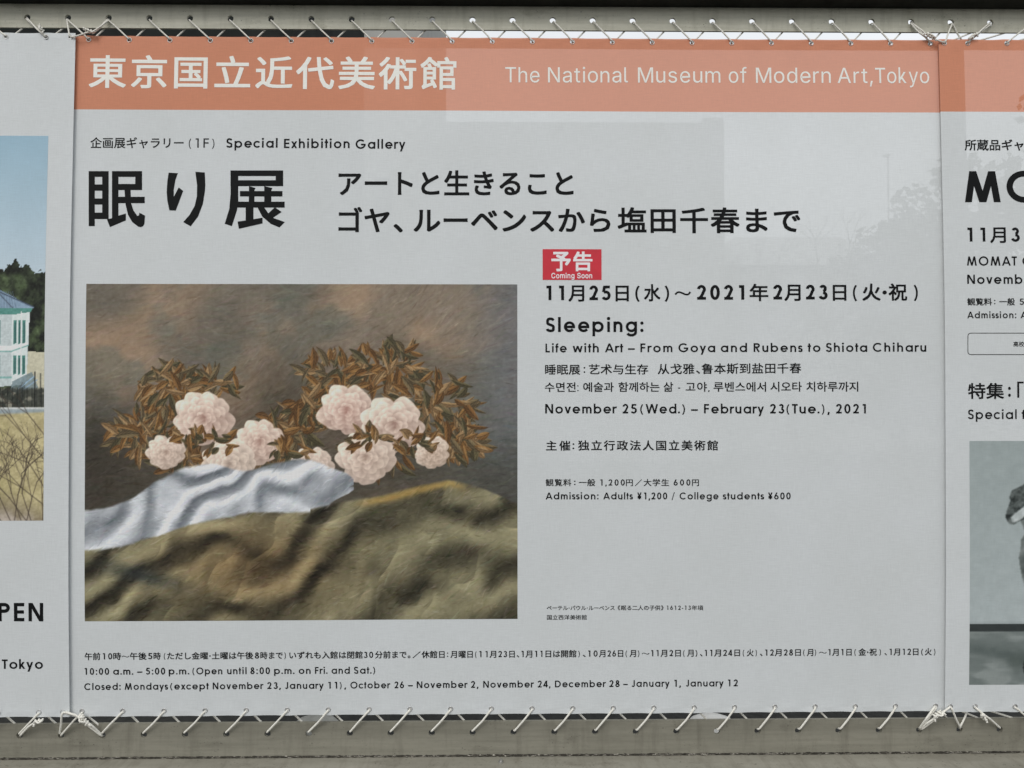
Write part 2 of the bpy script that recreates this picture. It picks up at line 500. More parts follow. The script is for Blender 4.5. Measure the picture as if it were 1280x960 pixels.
def glyph(ch, w):
    """(strokes, discs, ink width) of a letter; w is the stroke weight."""
    h = w / 2; X = XH; r = X / 2 + 0.012; cy = X / 2; rx = 0.385 - h; ry = r - h; W2 = 0.77
    S, D, PG = [], [], []
    def B(x0, y0, x1, y1):                                # a slanted bar cut level at both ends
        q = h * math.hypot(x1 - x0, y1 - y0) / abs(y1 - y0); PG.append([(x0 - q, y0), (x0 + q, y0), (x1 + q, y1), (x1 - q, y1)][:: 1 if y1 > y0 else -1])
    L = lambda *p: S.append((list(p), False))
    O = lambda p: S.append((p[:-1], True))
    A = lambda p: S.append((p, False))
    bowl = lambda cx=0.385: O(arc(cx, cy, rx, ry, 0, 360, 32))
    dot = lambda x, y, k=0.62: D.append((x, y, w * k))
    def arch(x0, wd):                                     # n-shape from a stem
        q = (wd - w) / 2
        A([(x0 + h, 0.0)] + [(x0 + h, X - q - h)][:0] + arc(x0 + h + q, X + 0.01 - h - q * 1.05, q, q * 1.05, 165, 0, 14) [0:] + [(x0 + h + 2 * q, 0)]) if False else A(arc(x0 + h + q, X + 0.01 - h - q * 1.05, q, q * 1.05, 172, 0, 14) + [(x0 + h + 2 * q, 0)])
    def sshape(W, H):
        A(spline([(W * 0.93 - h * .5, H * 0.80), (W * 0.74, H - h * 1.25), (W * 0.5, H + 0.012 - h), (W * 0.24, H - h * 1.35), (h + W * 0.03, H * 0.745), (W * 0.22, H * 0.575), (W * 0.52, H * 0.495),
                  (W * 0.82, H * 0.40), (W - h - 0.005, H * 0.255), (W * 0.80, h * 1.35), (W * 0.48, h - 0.012), (W * 0.20, h * 1.5), (h * 0.75, H * 0.215)], 5))
    c = ch
    if c == 'a': bowl(); L((W2 - h, 0), (W2 - h, X)); wd = W2
    elif c == 'b': L((h, 0), (h, ASC)); bowl(); wd = W2
    elif c == 'c': A(arc(0.385, cy, rx, ry, 42, 318, 26)); wd = 0.69
    elif c == 'd': bowl(); L((W2 - h, 0), (W2 - h, ASC)); wd = W2
    elif c == 'e': A(arc(0.375, cy, rx, ry, -2, 322, 28)); L((0.375 - rx, cy - h * .1), (0.375 + rx + h * 0.98, cy - h * .1)); wd = 0.75
    elif c == 'f': A([(0.16, 0), (0.16, ASC - .22)] + arc(0.16 + .17, ASC - .2, .17, .2 - h, 180, 88, 8)); L((0.0, X - h), (0.36, X - h)); wd = 0.36
    elif c == 'g': bowl(); A([(W2 - h, X), (W2 - h, 0.0)] + arc(0.385, -0.015, rx, 0.30 - h, 0, -158, 16)); wd = W2
    elif c == 'h': L((h, 0), (h, ASC)); arch(0, 0.62); wd = 0.62
    elif c == 'i': L((0.02 + h, 0), (0.02 + h, X)); dot(0.02 + h, ASC - w * .55, .64); wd = w + .04
    elif c == 'j': A([(.14 + h, X), (.14 + h, -.12)] + arc(.02 + h, -.12, .12, .13, 0, -90, 6)); dot(.14 + h, ASC - w * .55, .64); wd = .14 + w
    elif c == 'k': L((h, 0), (h, ASC)); B(w * .75, .22, .52 - h, X); B(w * 1.5, .40, .57 - h, 0); wd = .59
    elif c == 'l': L((h, 0), (h, ASC)); wd = w
    elif c == 'm': L((h, 0), (h, X)); arch(0, 0.56); arch(0.56 - w, 0.56); wd = 1.12 - w
    elif c == 'n': L((h, 0), (h, X)); arch(0, 0.62); wd = 0.62
    elif c == 'o': bowl(0.385); wd = W2
    elif c == 'p': L((h, DSC), (h, X)); bowl(); wd = W2
    elif c == 'q': bowl(); L((W2 - h, DSC), (W2 - h, X)); wd = W2
    elif c == 'r': L((h, 0), (h, X)); A(arc(h + .25, X - h - .235, .25, .245, 172, 68, 9)); wd = .39
    elif c == 's': sshape(0.47, X); wd = .47
    elif c == 't': L((0.17, 0), (0.17, .96)); L((0, X - h), (0.35, X - h)); wd = .35
    elif c == 'u':
        q = (.62 - w) / 2
        A([(h, X)] + arc(h + q, h - .01 + q * 1.05, q, q * 1.05, 180, 352, 14)); L((.62 - h, 0), (.62 - h, X)); wd = .62
    elif c == 'v': B(.33, 0, h * 1.15, X); B(.33, 0, .66 - h * 1.15, X); wd = .66
    elif c == 'w': B(.28, 0, h * 1.15, X); B(.28, 0, .52, X); B(.76, 0, .52, X); B(.76, 0, 1.04 - h * 1.15, X); wd = 1.04
    elif c == 'x': B(h * 1.2, 0, .62 - h * 1.2, X); B(.62 - h * 1.2, 0, h * 1.2, X); wd = .62
    elif c == 'y': B(.345, 0, h * 1.15, X); B(.20, DSC, .67 - h * 1.15, X); wd = .67
    elif c == 'z': L((.03, X - h), (.5, X - h), (.05, h), (.53, h)); wd = .54
    elif c == 'A': B(h * 1.1, 0, .48, 1); B(.96 - h * 1.1, 0, .48, 1); L((.2, .29), (.76, .29)); wd = .96
    elif c == 'B': L((h, 0), (h, 1)); A([(h, 1 - h), (.36, 1 - h)] + arc(.36, .755, .20, .245 - h, 90, -90, 10) + [(h, .51)]); A([(.36, .51)] + arc(.38, .255, .28 - h + .03, .255 - h, 90, -90, 12) + [(h, h)]); wd = .69
    elif c == 'C': A(arc(.52, .5, .52 - h, .515 - h, 43, 317, 30)); wd = .94
    elif c == 'D': L((h, 0), (h, 1)); A([(h, 1 - h), (.34, 1 - h)] + arc(.34, .5, .5 - h, .5 - h, 90, -90, 18) + [(h, h)]); wd = .84
    elif c == 'E': L((.56, 1 - h), (h, 1 - h), (h, h), (.56, h)); L((h, .51), (.54, .51)); wd = .57
    elif c == 'F': L((.52, 1 - h), (h, 1 - h), (h, 0)); L((h, .51), (.50, .51)); wd = .53
    elif c == 'G': A(arc(.52, .5, .52 - h, .515 - h, 45, 352, 32)); L((.55, .5 - h * .6), (1.03 - h * .2, .5 - h * .6)); wd = 1.03
    elif c == 'J': A([(.48 - h, 1), (.48 - h, .26)] + arc(.25, .25, .23 - h, .262 - h, 0, -158, 10)); wd = .48
    elif c == 'K': L((h, 0), (h, 1)); B(w * .8, .36, .60, 1); B(w * 1.5, .56, .68 - h, 0); wd = .70
    elif c == 'L': L((h, 1), (h, h), (.49, h)); wd = .5
    elif c == 'M': B(h * 1.05, 0, .25, 1); B(.53, 0, .25, 1); B(.53, 0, .81, 1); B(1.06 - h * 1.05, 0, .81, 1); wd = 1.06
    elif c == 'N': L((h, 0), (h, 1)); L((.80 - h, 0), (.80 - h, 1)); B(.80 - h * 1.25, 0, h * 1.25, 1); wd = .80
    elif c == 'O': O(arc(.52, .5, .52 - h, .515 - h, 0, 360, 36)); wd = 1.04
    elif c == 'P': L((h, 0), (h, 1)); A([(h, 1 - h), (.34, 1 - h)] + arc(.34, .73, .27 - h + .02, .27 - h, 90, -90, 12) + [(h, .46 + h)]); wd = .63
    elif c == 'R': L((h, 0), (h, 1)); A([(h, 1 - h), (.36, 1 - h)] + arc(.36, .73, .27 - h + .02, .27 - h, 90, -90, 12) + [(h, .46 + h)]); L((.30, .46), (.64 - h, 0)); wd = .65
    elif c == 'S': sshape(.60, 1.0); wd = .60
    elif c == 'T': L((0, 1 - h), (.56, 1 - h)); L((.28, 0), (.28, 1 - w * .9)); wd = .56
    elif c == 'U': A([(h, 1)] + arc(.37, .37, .37 - h, .385 - h, 180, 360, 18) + [(.74 - h, 1)]); wd = .74
    elif c == 'W': B(.35, 0, h * 1.1, 1); B(.35, 0, .65, 1); B(.95, 0, .65, 1); B(.95, 0, 1.30 - h * 1.1, 1); wd = 1.30
    elif c == '0': O(arc(.30, .5, .30 - h, .512 - h, 0, 360, 32)); wd = .60
    elif c == '1': S.append(([(.0, 1 - h), (.23, 1 - h), (.23, 0)], False)); wd = .23 + h
    elif c == '2': A(spline(arc(.29, .70, .28 - h, .312 - h, 172, -12, 12) + [(.50 - h, .52), (.30, .26), (.05 + h, h)], 2)); L((.02, h), (.57, h)); wd = .58
    elif c == '3': A(arc(.27, .745, .24 - h, .265 - h, 160, -88, 14)); A(arc(.27, .275, .29 - h, .287 - h, 90, -165, 16)); wd = .56
    elif c == '4': L((.60, .25), (.06, .25), (.43 - h * .3, .96)); L((.43, 0), (.43, 1)); wd = .62
    elif c == '5': L((.52, 1 - h), (.17, 1 - h), (.10, .56)); A(arc(.26, .325, .31 - h, .335 - h, 128, -150, 20)); wd = .57
    elif c == '6': O(arc(.30, .31, .30 - h, .32 - h, 0, 360, 26)); A([(.38, 1 - .01), (.30 - (.30 - h) * .90, .45)]); wd = .60
    elif c == '9': O(arc(.30, .69, .30 - h, .32 - h, 0, 360, 26)); A([(.22, .01), (.30 + (.30 - h) * .90, .55)]); wd = .60
    elif c == '7': L((0, 1 - h), (.54, 1 - h)); B(.20, 0, .54 - h * 1.2, 1 - h); wd = .56
    elif c == '8': O(arc(.29, .745, .235 - h, .265 - h, 0, 360, 22)); O(arc(.29, .27, .29 - h, .285 - h, 0, 360, 24)); wd = .58
    elif c == '.': dot(w * .62, w * .6); wd = w * 1.24
    elif c == ',': L((w * .75, w * .9), (w * .25, -w * .9)); wd = w * 1.1
    elif c == ':': dot(w * .62, w * .6); dot(w * .62, X - w * .6); wd = w * 1.24
    elif c == '：': dot(w * .62, .18); dot(w * .62, .70); wd = w * 1.24
    elif c == '–': L((0, .36), (.72, .36)); wd = .72
    elif c == '-': L((0, .36), (.28, .36)); wd = .28
    elif c in '(（': A(arc(.62, .42, .58, .80, 138, 222, 10)); wd = .25
    elif c in ')）': A(arc(-.37, .42, .58, .80, 42, -42, 10)); wd = .25
    elif c == '/': L((0, -.1), (.34, 1.05)); wd = .36
    elif c == '／': L((0, -.06), (.92, .98)); wd = .92
    elif c == '・': dot(.13, .46, .75); wd = .26
    elif c == '〜': A(spline([(.0, .36), (.14, .50), (.30, .52), (.50, .44), (.70, .36), (.86, .38), (1.0, .54)], 5)); wd = 1.0
    elif c == '¥': L((h, 1), (.31, .46)); L((.62 - h, 1), (.31, .46), (.31, 0)); L((.06, .42), (.56, .42)); L((.06, .22), (.56, .22)); wd = .62
    elif c == '「': L((.40, 1.08), (h, 1.08), (h, .02)); wd = .42
    else: raise KeyError(c)
    return S, D, PG, wd


DIG = '0123456789'
THIN = '(（)）/／〜「'
DRAWN = set('abcdefghijklmnopqrstuvwxyzABCDEFGJKLMNOPRSTUW0123456789.,:：–-(（)）/／・〜¥「')


def ribbon(pts, w, closed):
    p = [Vector((a[0], a[1])) for a in pts]
    q = [p[0]]
    for a in p[1:]:
        if (a - q[-1]).length > 1e-5: q.append(a)
    p = q; n = len(p); v = []
    for i in range(n):
        a = p[i - 1] if (i > 0 or closed) else None; b = p[(i + 1) % n] if (i < n - 1 or closed) else None
        d0 = (p[i] - a).normalized() if a is not None else None; d1 = (b - p[i]).normalized() if b is not None else None
        if d0 is None: d0 = d1
        if d1 is None: d1 = d0
        n0, n1 = Vector((-d0.y, d0.x)), Vector((-d1.y, d1.x)); mdir = (n0 + n1)
        if mdir.length < 1e-4: mdir = n0
        mdir.normalize(); k = min(1.0 / max(0.25, mdir.dot(n0)), 2.6)
        v += [p[i] + mdir * (w / 2 * k), p[i] - mdir * (w / 2 * k)]
    f = [(2 * i, 2 * i + 1, 2 * ((i + 1) % n) + 1, 2 * ((i + 1) % n)) for i in range(n if closed else n - 1)]
    return [(a.x, a.y) for a in v], f


_gc = {}


def drawn_glyph(ch, w):
    key = (ch, round(w, 4))
    if key not in _gc:
        ww = w * (0.62 if ch in THIN else 1.0)
        S, D, PG, wd = glyph(ch, ww); V, Fc, lay = [], [], []
        for i, (pts, cl) in enumerate(S):
            v, f = ribbon(pts, ww, cl); k = len(V); V += v; Fc += [tuple(a + k for a in q) for q in f]; lay += [i] * len(v)
        for i, (x, y, r) in enumerate(D):
            k = len(V); V += [(x + r * math.cos(2 * math.pi * j / 16), y + r * math.sin(2 * math.pi * j / 16)) for j in range(16)]; Fc.append(tuple(range(k, k + 16))); lay += [len(S)] * 16
        for i, q in enumerate(PG):
            k = len(V); V += q; Fc.append((k, k + 1, k + 2, k + 3)); lay += [len(S) + 1 + i] * 4
        _gc[key] = (np.array(V), Fc, np.array(lay), 0.0, wd)
    return _gc[key]


# 2. letters of Blender's own built-in typefaces (its fallback holds the East Asian ones)
try:
    INTER = bpy.data.fonts.load(os.path.join(bpy.utils.system_resource('DATAFILES'), 'fonts', 'Inter.woff2'))
except Exception:
    INTER = None
_fc = {}


def font_glyph(ch, off=0.0, inter=False):
    off = max(0.0, off); key = (ch, off, inter)
    if key not in _fc:
        c = bpy.data.curves.new('glyph', 'FONT'); c.body = ch; c.resolution_u = 3
        if inter and INTER: c.font = INTER
        o = bpy.data.objects.new('glyph', c); C.objects.link(o)
        me = bpy.data.meshes.new_from_object(o.evaluated_get(bpy.context.evaluated_depsgraph_get()))
        v = np.array([a.co[:2] for a in me.vertices]).reshape(-1, 2); f = [tuple(p.vertices) for p in me.polygons]
        nrm = me.polygons[0].normal.z if len(me.polygons) else 1
        if nrm < 0: f = [q[::-1] for q in f]
        bpy.data.objects.remove(o); bpy.data.curves.remove(c); bpy.data.meshes.remove(me)
        lay = np.zeros(len(v))
        if off > 0 and len(v):
            dirs = [(-1, -1), (1, -1), (1, 1), (-1, 1)] + ([] if off < 0.012 else [(-1, 0), (1, 0), (0, -1), (0, 1)]); k8 = len(dirs); v0, f0 = v, f
            v = np.vstack([v0] + [v0 + .86 * off * np.array(d) for d in dirs])
            f = [tuple(i + k * len(v0) for i in q) for k in range(k8 + 1) for q in f0]; lay = np.repeat(np.arange(k8 + 1), len(v0))
        _fc[key] = (v, f, lay, float(v[:, 0].min()) if len(v) else 0.0, float(v[:, 0].max()) if len(v) else 0.3)
    return _fc[key]


def run(text, cap, wt, off, cjk, latin):
    """Glyphs of a run with natural positions: [(verts, faces, layer, x)], scaled to metres; baseline 0."""
    out = []; x = 0.0; em = cjk * cap
    prev = None
    for ch in text:
        if ch == ' ': x += 0.30 * cap; prev = None; continue
        if latin == 'drawn' and ch in DRAWN:
            v, f, l, a, b = drawn_glyph(ch, wt); s = cap
            sb = 0.11 if ch not in 'ATVWYvwyrtfsckx1(),.' else 0.05
            if ch in DIG and latin == 'drawn': sb = max(0.0, (0.82 - (b - a)) / 2)
            adv0, adv1 = sb * cap, sb * cap
            if ch == '1': adv0, adv1 = adv0 * .9, adv1 * 1.1
            vv = (v - np.array([a, 0])) * s; wd = (b - a) * s; dy = 0.0
        elif latin in ('inter',):
            v, f, l, a, b = font_glyph(ch, off, True); s = cap / INTER_CAP
            if ch == 'k': v, f, l, a, b = drawn_glyph('k', .125); s = cap
            vv = (v - np.array([a, 0])) * s; wd = (b - a) * s; adv0 = adv1 = (0.10 if ch not in 'rtfTyo,' else 0.07) * cap; dy = 0
        else:
            v, f, l, a, b = font_glyph(ch, off); s = em
            hang = '\uac00' <= ch <= '\ud7a3'
            full = 0.92 if hang else 1.0
            if ch in '、。': full = 0.45
            if ch in '《》': full = 0.55
            if ch in '、。《》':
                vv = (v - np.array([a, 0])) * s; wd = (b - a) * s; adv0 = adv1 = 0.08 * em
            else:
                small = (b - a)
                vv = (v - np.array([a, 0])) * s; wd = small * s
                adv0 = a * s; adv1 = (full - b) * s
            dy = 0.10 * em * 0.35 - 0.02 * em
        x += adv0
        out.append((vv + np.array([0, dy]), f, l, x, wd)); x += wd + adv1
    return out


INTER_CAP = font_glyph('E', 0.0, True)[0][:, 1].max() if INTER else 0.72


class Lettering:
    def __init__(self, banner, name, mat, lift=0.0004):
        self.b, self.name, self.mat, self.lift = banner, name, mat, lift
        self.V, self.F = [], []

    def word(self, *a, **k):
        self.seg(*a, **k); self.done(); self.V, self.F = [], []
        return self

    def seg(self, text, x0, x1, yt, yb, wt=0.16, off=0.006, cjk=1.22, latin='drawn', dyt=0.0):
        """Set text between picture columns x0 and x1; yt / yb: cap top and baseline (a value, or a pair for the two ends)."""
        yt0, yt1 = yt if isinstance(yt, tuple) else (yt, yt); yb0, yb1 = yb if isinstance(yb, tuple) else (yb, yb)
        a0, z0 = self.b.local(x0, yb0); a1, z1 = self.b.local(x1, yb1)
        cap = 0.5 * (self.b.local(x0, yt0)[1] - z0 + self.b.local(x1, yt1)[1] - z1)
        gl = run(text, cap, wt, off, cjk, latin)
        lead = gl[0][3]; nat = gl[-1][3] + gl[-1][4] - lead; want = a1 - a0
        n = len(gl)
        if n == 1: track = 0; sc = want / nat if 0.75 < want / nat < 1.35 else 1.0
        else:
            sc = min(1.10, max(0.80, want / nat))
            track = (want - nat * sc) / (n - 1)
        for i, (v, f, l, x, wd) in enumerate(gl):
            X = a0 + (x - lead) * sc + track * i + v[:, 0] * sc
            t = (X - a0) / max(1e-6, want); Z = z0 + (z1 - z0) * t + v[:, 1]
            self.put(X, Z, f, l)
        return self

    def fit(self, ch, x0, x1, yt, yb, off=0.0):
        """One built-in letter stretched to a measured box."""
        v, f, l, _, _ = font_glyph(ch, off)
        a0, zb = self.b.local(x0, yb); a1, zt = self.b.local(x1, yt)
        lo, hi = v.min(0), v.max(0)
        X = a0 + (v[:, 0] - lo[0]) / (hi[0] - lo[0]) * (a1 - a0); Z = zb + (v[:, 1] - lo[1]) / (hi[1] - lo[1]) * (zt - zb)
        return self.put(X, Z, f, l)

    def poly(self, pts, layer=0):
        q = [self.b.local(*p) for p in pts]
        if sum(a[0] * b[1] - b[0] * a[1] for a, b in zip(q, q[1:] + q[:1])) < 0: q = q[::-1]
        return self.put(np.array([a[0] for a in q]), np.array([a[1] for a in q]), [tuple(range(len(q)))], np.full(len(q), float(layer)))

    def put(self, X, Z, f, l):
        Y = self.b.disp(X, Z) - self.lift - l * 0.000012
        k = len(self.V); self.V += list(zip(X, Y, Z)); self.F += [tuple(i + k for i in q) for q in f]
        return self

    def done(self, parent=None):
        return mesh_obj(self.name, self.V, self.F, self.mat, parent or self.b.root)


L = Lettering(mid, 'museum_name_lettering', M['pale'])
L.seg('東京国立近代美術館', 111, 570.5, (73.5, 76.5), (106.5, 109), off=.015, cjk=1.32, latin='font').done()
L = Lettering(mid, 'museum_name_lettering', M['pale'])
for t, a, b in (('The', 631.5, 674.5), ('National', 685, 785), ('Museum', 797.5, 900.5), ('of', 911, 933.5), ('Modern', 945, 1038.5), ('Art,', 1047, 1091), ('Tokyo', 1094, 1161.5)):
    k = (a - 631) / 530
    L.word(t, a, b, (84 + k, 84 + k), (103 + k, 103 + k), latin='inter', off=0.0)

L = Lettering(mid, 'gallery_lettering', M['black'])
L.word('企画展ギャラリー', 113, 229.5, 173.0, 184.2, off=.012, cjk=1.28)
L.word('（1F）', 236, 268, 173.0, 184.6, wt=.13)
for t, a, b in (('Special', 283, 347), ('Exhibition', 355, 437), ('Gallery', 444.5, 506.8)):
    k = (a - 283) / 224
    L.word(t, a, b, 173 + k * 1.8, 184.6 + k * 1.8, wt=.175)
L = Lettering(mid, 'title_lettering', M['black'])
TITLE = [  # brush-free gothic strokes, drawn on a sheet of 4.741 units per print column
    (52, 66, 88, 392), (132, 66, 170, 350), (52, 66, 170, 100), (52, 145, 170, 182), (52, 228, 170, 264), (52, 312, 170, 350),
    (190, 66, 368, 100), (190, 66, 228, 350), (328, 66, 368, 178), (190, 142, 368, 178), (190, 218, 384, 256),
    [(160, 352), (190, 345), (228, 330), (272, 317), (272, 358), (178, 398)],
    [(264, 178), (300, 178), (303, 256), (318, 300), (340, 332), (350, 328), (352, 312), (386, 330), (382, 380), (374, 393), (360, 398), (345, 395), (310, 368), (285, 325), (270, 262)],
    [(526, 75), (580, 78), (566, 118), (556, 175), (556, 218), (585, 163), (612, 183), (568, 300), (530, 298), (518, 240), (514, 190), (518, 125)],
    [(684, 70), (740, 74), (743, 150), (740, 190), (728, 262), (700, 335), (656, 393), (612, 368), (650, 325), (680, 272), (693, 215), (694, 150)],
    (892, 62, 1204, 95), [(892, 62), (938, 62), (938, 245), (930, 300), (900, 392), (858, 378), (885, 290), (893, 200)], (1160, 62, 1204, 155), (892, 120, 1204, 155),
    [(1002, 155), (1040, 166), (1034, 180), (1034, 280), (1000, 280)], [(1092, 155), (1140, 166), (1134, 180), (1134, 280), (1092, 280)], (948, 184, 1200, 216), (928, 247, 1213, 282),
    (982, 270, 1028, 370), [(934, 365), (985, 358), (1082, 342), (1082, 376), (942, 408)],
    [(1046, 270), (1084, 270), (1118, 318), (1150, 345), (1214, 368), (1182, 400), (1130, 378), (1080, 335)], [(1155, 280), (1195, 308), (1130, 352), (1110, 322)]]
for k, p in enumerate(TITLE):
    if isinstance(p, tuple): p = [(p[0], p[1]), (p[2], p[1]), (p[2], p[3]), (p[0], p[3])]
    L.poly([(100 + a / 4.741, 200 + b / 4.741) for a, b in p], k % 9)
L.done()
L = Lettering(mid, 'subtitle_lettering', M['black'])
L.seg('アートと生きること', 423, 717, 215.3, 242.5, off=.022, cjk=1.24)
L.done()
L = Lettering(mid, 'subtitle_lettering', M['black'])
for t, a, b in (('ゴヤ、', 423, 503.5), ('ルーベンスから', 517, 763), ('塩田千春まで', 772, 1000.5)):
    L.seg(t, a, b, 261.5, 288.7, off=.022, cjk=1.24)
L.done()
L = Lettering(mid, 'date_lettering', M['black'])
for t, a, b in (('11月25日', 683, 786), ('（', 794.5, 800), ('水', 805, 825.5), ('）', 830.5, 836), ('〜', 844, 863), ('2021年', 871, 960.5), ('2月23日', 966.3, 1058), ('（', 1066.5, 1071.5), ('火・祝', 1078, 1134), ('）', 1142, 1147)):
    k = (a - 683) / 464
    L.seg(t, a, b, 357 - 1.5 * k, 375.2 - 1.4 * k, wt=.19, off=.022, cjk=1.24)
L.done()
L = Lettering(mid, 'english_title_lettering', M['black'])
L.seg('Sleeping:', 682.5, 804.5, 397, 415, wt=.185)
L.done()
L = Lettering(mid, 'english_title_lettering', M['black'])
for t, a, b in (('Life', 681.8, 708.3), ('with', 715.8, 748.5), ('Art', 756, 779), ('–', 785, 793.5), ('From', 800.5, 840.5), ('Goya', 848, 894), ('and', 901, 933.8), ('Rubens', 942, 1003.2), ('to', 1009.5, 1025.5), ('Shiota', 1032.5, 1084), ('Chiharu', 1091, 1157.8)):
    k = (a - 681) / 476
    L.seg(t, a, b, 429.5 - k, 440.5 - k, wt=.175)
L.done()
L = Lettering(mid, 'chinese_lettering', M['black'])
L.seg('睡眠展', 681.3, 725.3, 456.6, 467.3, off=.015, cjk=1.28).seg('：', 729.5, 731.5, 456.6, 467, off=.015)
L.done(); L = Lettering(mid, 'chinese_lettering', M['black'])
L.seg('艺术与生存', 736, 810.3, 456.4, 467.0, off=.015, cjk=1.28).done(); L = Lettering(mid, 'chinese_lettering', M['black'])
L.seg('从戈雅、鲁本斯到盐田千春', 822.2, 1001.5, (456, 454.6), (466.8, 465.6), off=.015, cjk=1.28)
L.done()
L = Lettering(mid, 'korean_lettering', M['black'])
for t, a, b in (('수면전', 681, 719.5), (':', 721.5, 723.3), ('예술과', 729, 767.2), ('함께하는', 773, 824.5), ('삶', 829.5, 841.5), ('-', 847.5, 852), ('고야,', 857, 886.8), ('루벤스에서', 892, 957.5), ('시오타', 963, 1002.3), ('치하루까지', 1008, 1072.7)):
    k = (a - 681) / 392
    L.seg(t, a, b, 479 - 1 * k, 489 - .6 * k, wt=.12, off=.015, cjk=1.30)
L.done()
L = Lettering(mid, 'english_date_lettering', M['black'])
for t, a, b in (('November', 681.5, 770.5), ('25', 778, 796), ('(', 800.5, 804.3), ('Wed.', 807, 850), (')', 852.3, 856), ('–', 863.8, 872.3), ('February', 880, 955), ('23', 962.3, 980.3), ('(', 983.3, 987), ('Tue.', 990, 1024.5), ('),', 1027, 1037), ('2021', 1044.8, 1082.3)):
    L.seg(t, a, b, 505, 516.8, wt=.175)
L.done()
L = Lettering(mid, 'organiser_lettering', M['black'])
L.seg('主催', 682.5, 713, 552, 562.3, off=.019, cjk=1.28).seg('：', 715.5, 718, 552, 562.3).seg('独立行政法人国立美術館', 722.5, 897.5, 551.6, 562, off=.019, cjk=1.28)
L.done()
L = Lettering(mid, 'admission_lettering', M['black'])
for t, a, b in (('観覧料', 682, 714.2), ('：', 717.5, 719.5), ('一般', 723.5, 744), ('1,200', 750.5, 781), ('円', 782.5, 791), ('／', 794, 802), ('大学生', 804.5, 836.3), ('600', 842, 863), ('円', 865, 873.6)):
    L.seg(t, a, b, 599.2, 606.9, wt=.17, off=.015, cjk=1.24)
L.done()
L = Lettering(mid, 'admission_lettering', M['black'])
for t, a, b in (('Admission:', 682, 748.2), ('Adults', 754, 791), ('¥1,200', 796.5, 834), ('/', 840, 845), ('College', 849.5, 898), ('students', 903.5, 955), ('¥600', 960, 988.3)):
    L.seg(t, a, b, 615.6, 624.2, wt=.175)
L.done()
L = Lettering(mid, 'credit_lettering', M['blackthin'])
L.seg('ペーテル・パウル・ルーベンス', 683.5, 768.3, 757.2, 762.4, off=.015, cjk=1.24).seg('《眠る二人の子供》', 772, 829.5, 757, 762.3, off=.015, cjk=1.25).seg('1612-13年頃', 833.5, 879, 757, 762.3, off=.015, wt=.17, cjk=1.25)
L.done()
L = Lettering(mid, 'credit_lettering', M['blackthin'])
L.seg('国立西洋美術館', 683.7, 733.5, 769, 774.2, off=.012, cjk=1.26)
L.done()
L = Lettering(mid, 'opening_hours_lettering', M['black'])
for t, a, b in (('午前', 106, 125.5), ('10', 128.7, 140.4), ('時〜午後', 141.6, 183.3), ('5', 185.2, 190.6), ('時', 192, 201), ('（', 205, 207.8), ('ただし金曜・土曜は午後', 209, 316.8), ('8', 318.5, 324), ('時まで', 325.5, 353.5), ('）', 355.3, 358), ('いずれも入館は閉館', 361.7, 453.4), ('30', 454.8, 466.5), ('分前まで。', 468.8, 513), ('／', 516, 525.5), ('休館日', 527, 555.8), ('：', 558.8, 560.3), ('月曜日', 563, 591),
                ('（', 594, 596.8), ('11', 599.2, 609.5), ('月23日、', 612, 649), ('1月11日は開館', 652, 720.5), ('）', 722.7, 725.3), ('、', 728.5, 732), ('10', 735.3, 747), ('月26日', 748.8, 779), ('（', 782, 785), ('月', 787, 795), ('）', 797, 800), ('〜', 802.5, 811.5), ('11月2日', 814, 851), ('（', 854, 857), ('月', 858.8, 867), ('）', 869, 871.5), ('、', 875, 878),
                ('11月24日', 881, 925), ('（', 928.5, 931.3), ('火', 933.5, 942), ('）', 944, 946.8), ('、', 950, 953), ('12月28日', 956.5, 1001), ('（', 1004, 1007), ('月', 1008.5, 1016.5), ('）', 1018, 1020.8), ('〜', 1024, 1033), ('1月1日', 1035.5, 1064.5), ('（', 1068, 1070.8), ('金・祝', 1073, 1096), ('）', 1099, 1102), ('、', 1105.5, 1108.5), ('1月12日', 1112, 1148), ('（', 1151.5, 1154), ('火', 1156, 1164.5), ('）', 1167, 1169.7)):
    k = (a - 106) / 1063; k2 = (b - 106) / 1063
    L.seg(t, a, b, (816.6 - 6 * k, 816.6 - 6 * k2), (824.3 - 6 * k, 824.3 - 6 * k2), wt=.17, off=.020, cjk=1.26)
L.done()
L = Lettering(mid, 'opening_hours_lettering', M['black'])
for t, a, b in (('10:00', 106, 136.5), ('a.m.', 141.5, 166.8), ('–', 171.5, 178), ('5:00', 182.5, 206.6), ('p.m.', 211, 236.8), ('(', 240.8, 243.4), ('Open', 245.5, 278), ('until', 284, 308.3), ('8:00', 313, 337.5), ('p.m.', 342.7, 368.3), ('on', 373.5, 388.3), ('Fri.', 393.8, 409.5), ('and', 414.5, 437.3), ('Sat.', 442.5, 464.5), (')', 466, 468.8)):
    k = (a - 106) / 363
    L.seg(t, a, b, 835 - 1.7 * k, 843.4 - 1.5 * k, wt=.175)
L.done()
L = Lettering(mid, 'closing_days_lettering', M['black'])
for t, a, b in (('Closed:', 105.5, 151), ('Mondays', 156, 210), ('(', 213, 215.8), ('except', 218, 261), ('November', 266, 329), ('23,', 334, 351), ('January', 356, 404.7), ('11', 410.5, 421.5), ('),', 424.5, 432.5), ('October', 438, 487.5), ('26', 493, 505), ('–', 510, 516), ('November', 521, 584), ('2,', 588.5, 598), ('November', 604, 667), ('24,', 672, 688), ('December', 693.7, 757), ('28', 761.5, 774.5), ('–', 779, 784.7), ('January', 789.3, 837), ('1,', 843, 851), ('January', 857, 904.5), ('12', 910, 922.3)):
    k = (a - 106) / 816; k2 = (b - 106) / 816
    L.seg(t, a, b, (854.1 - 4.8 * k, 854.1 - 4.8 * k2), (862.5 - 4.7 * k, 862.5 - 4.7 * k2), wt=.175)
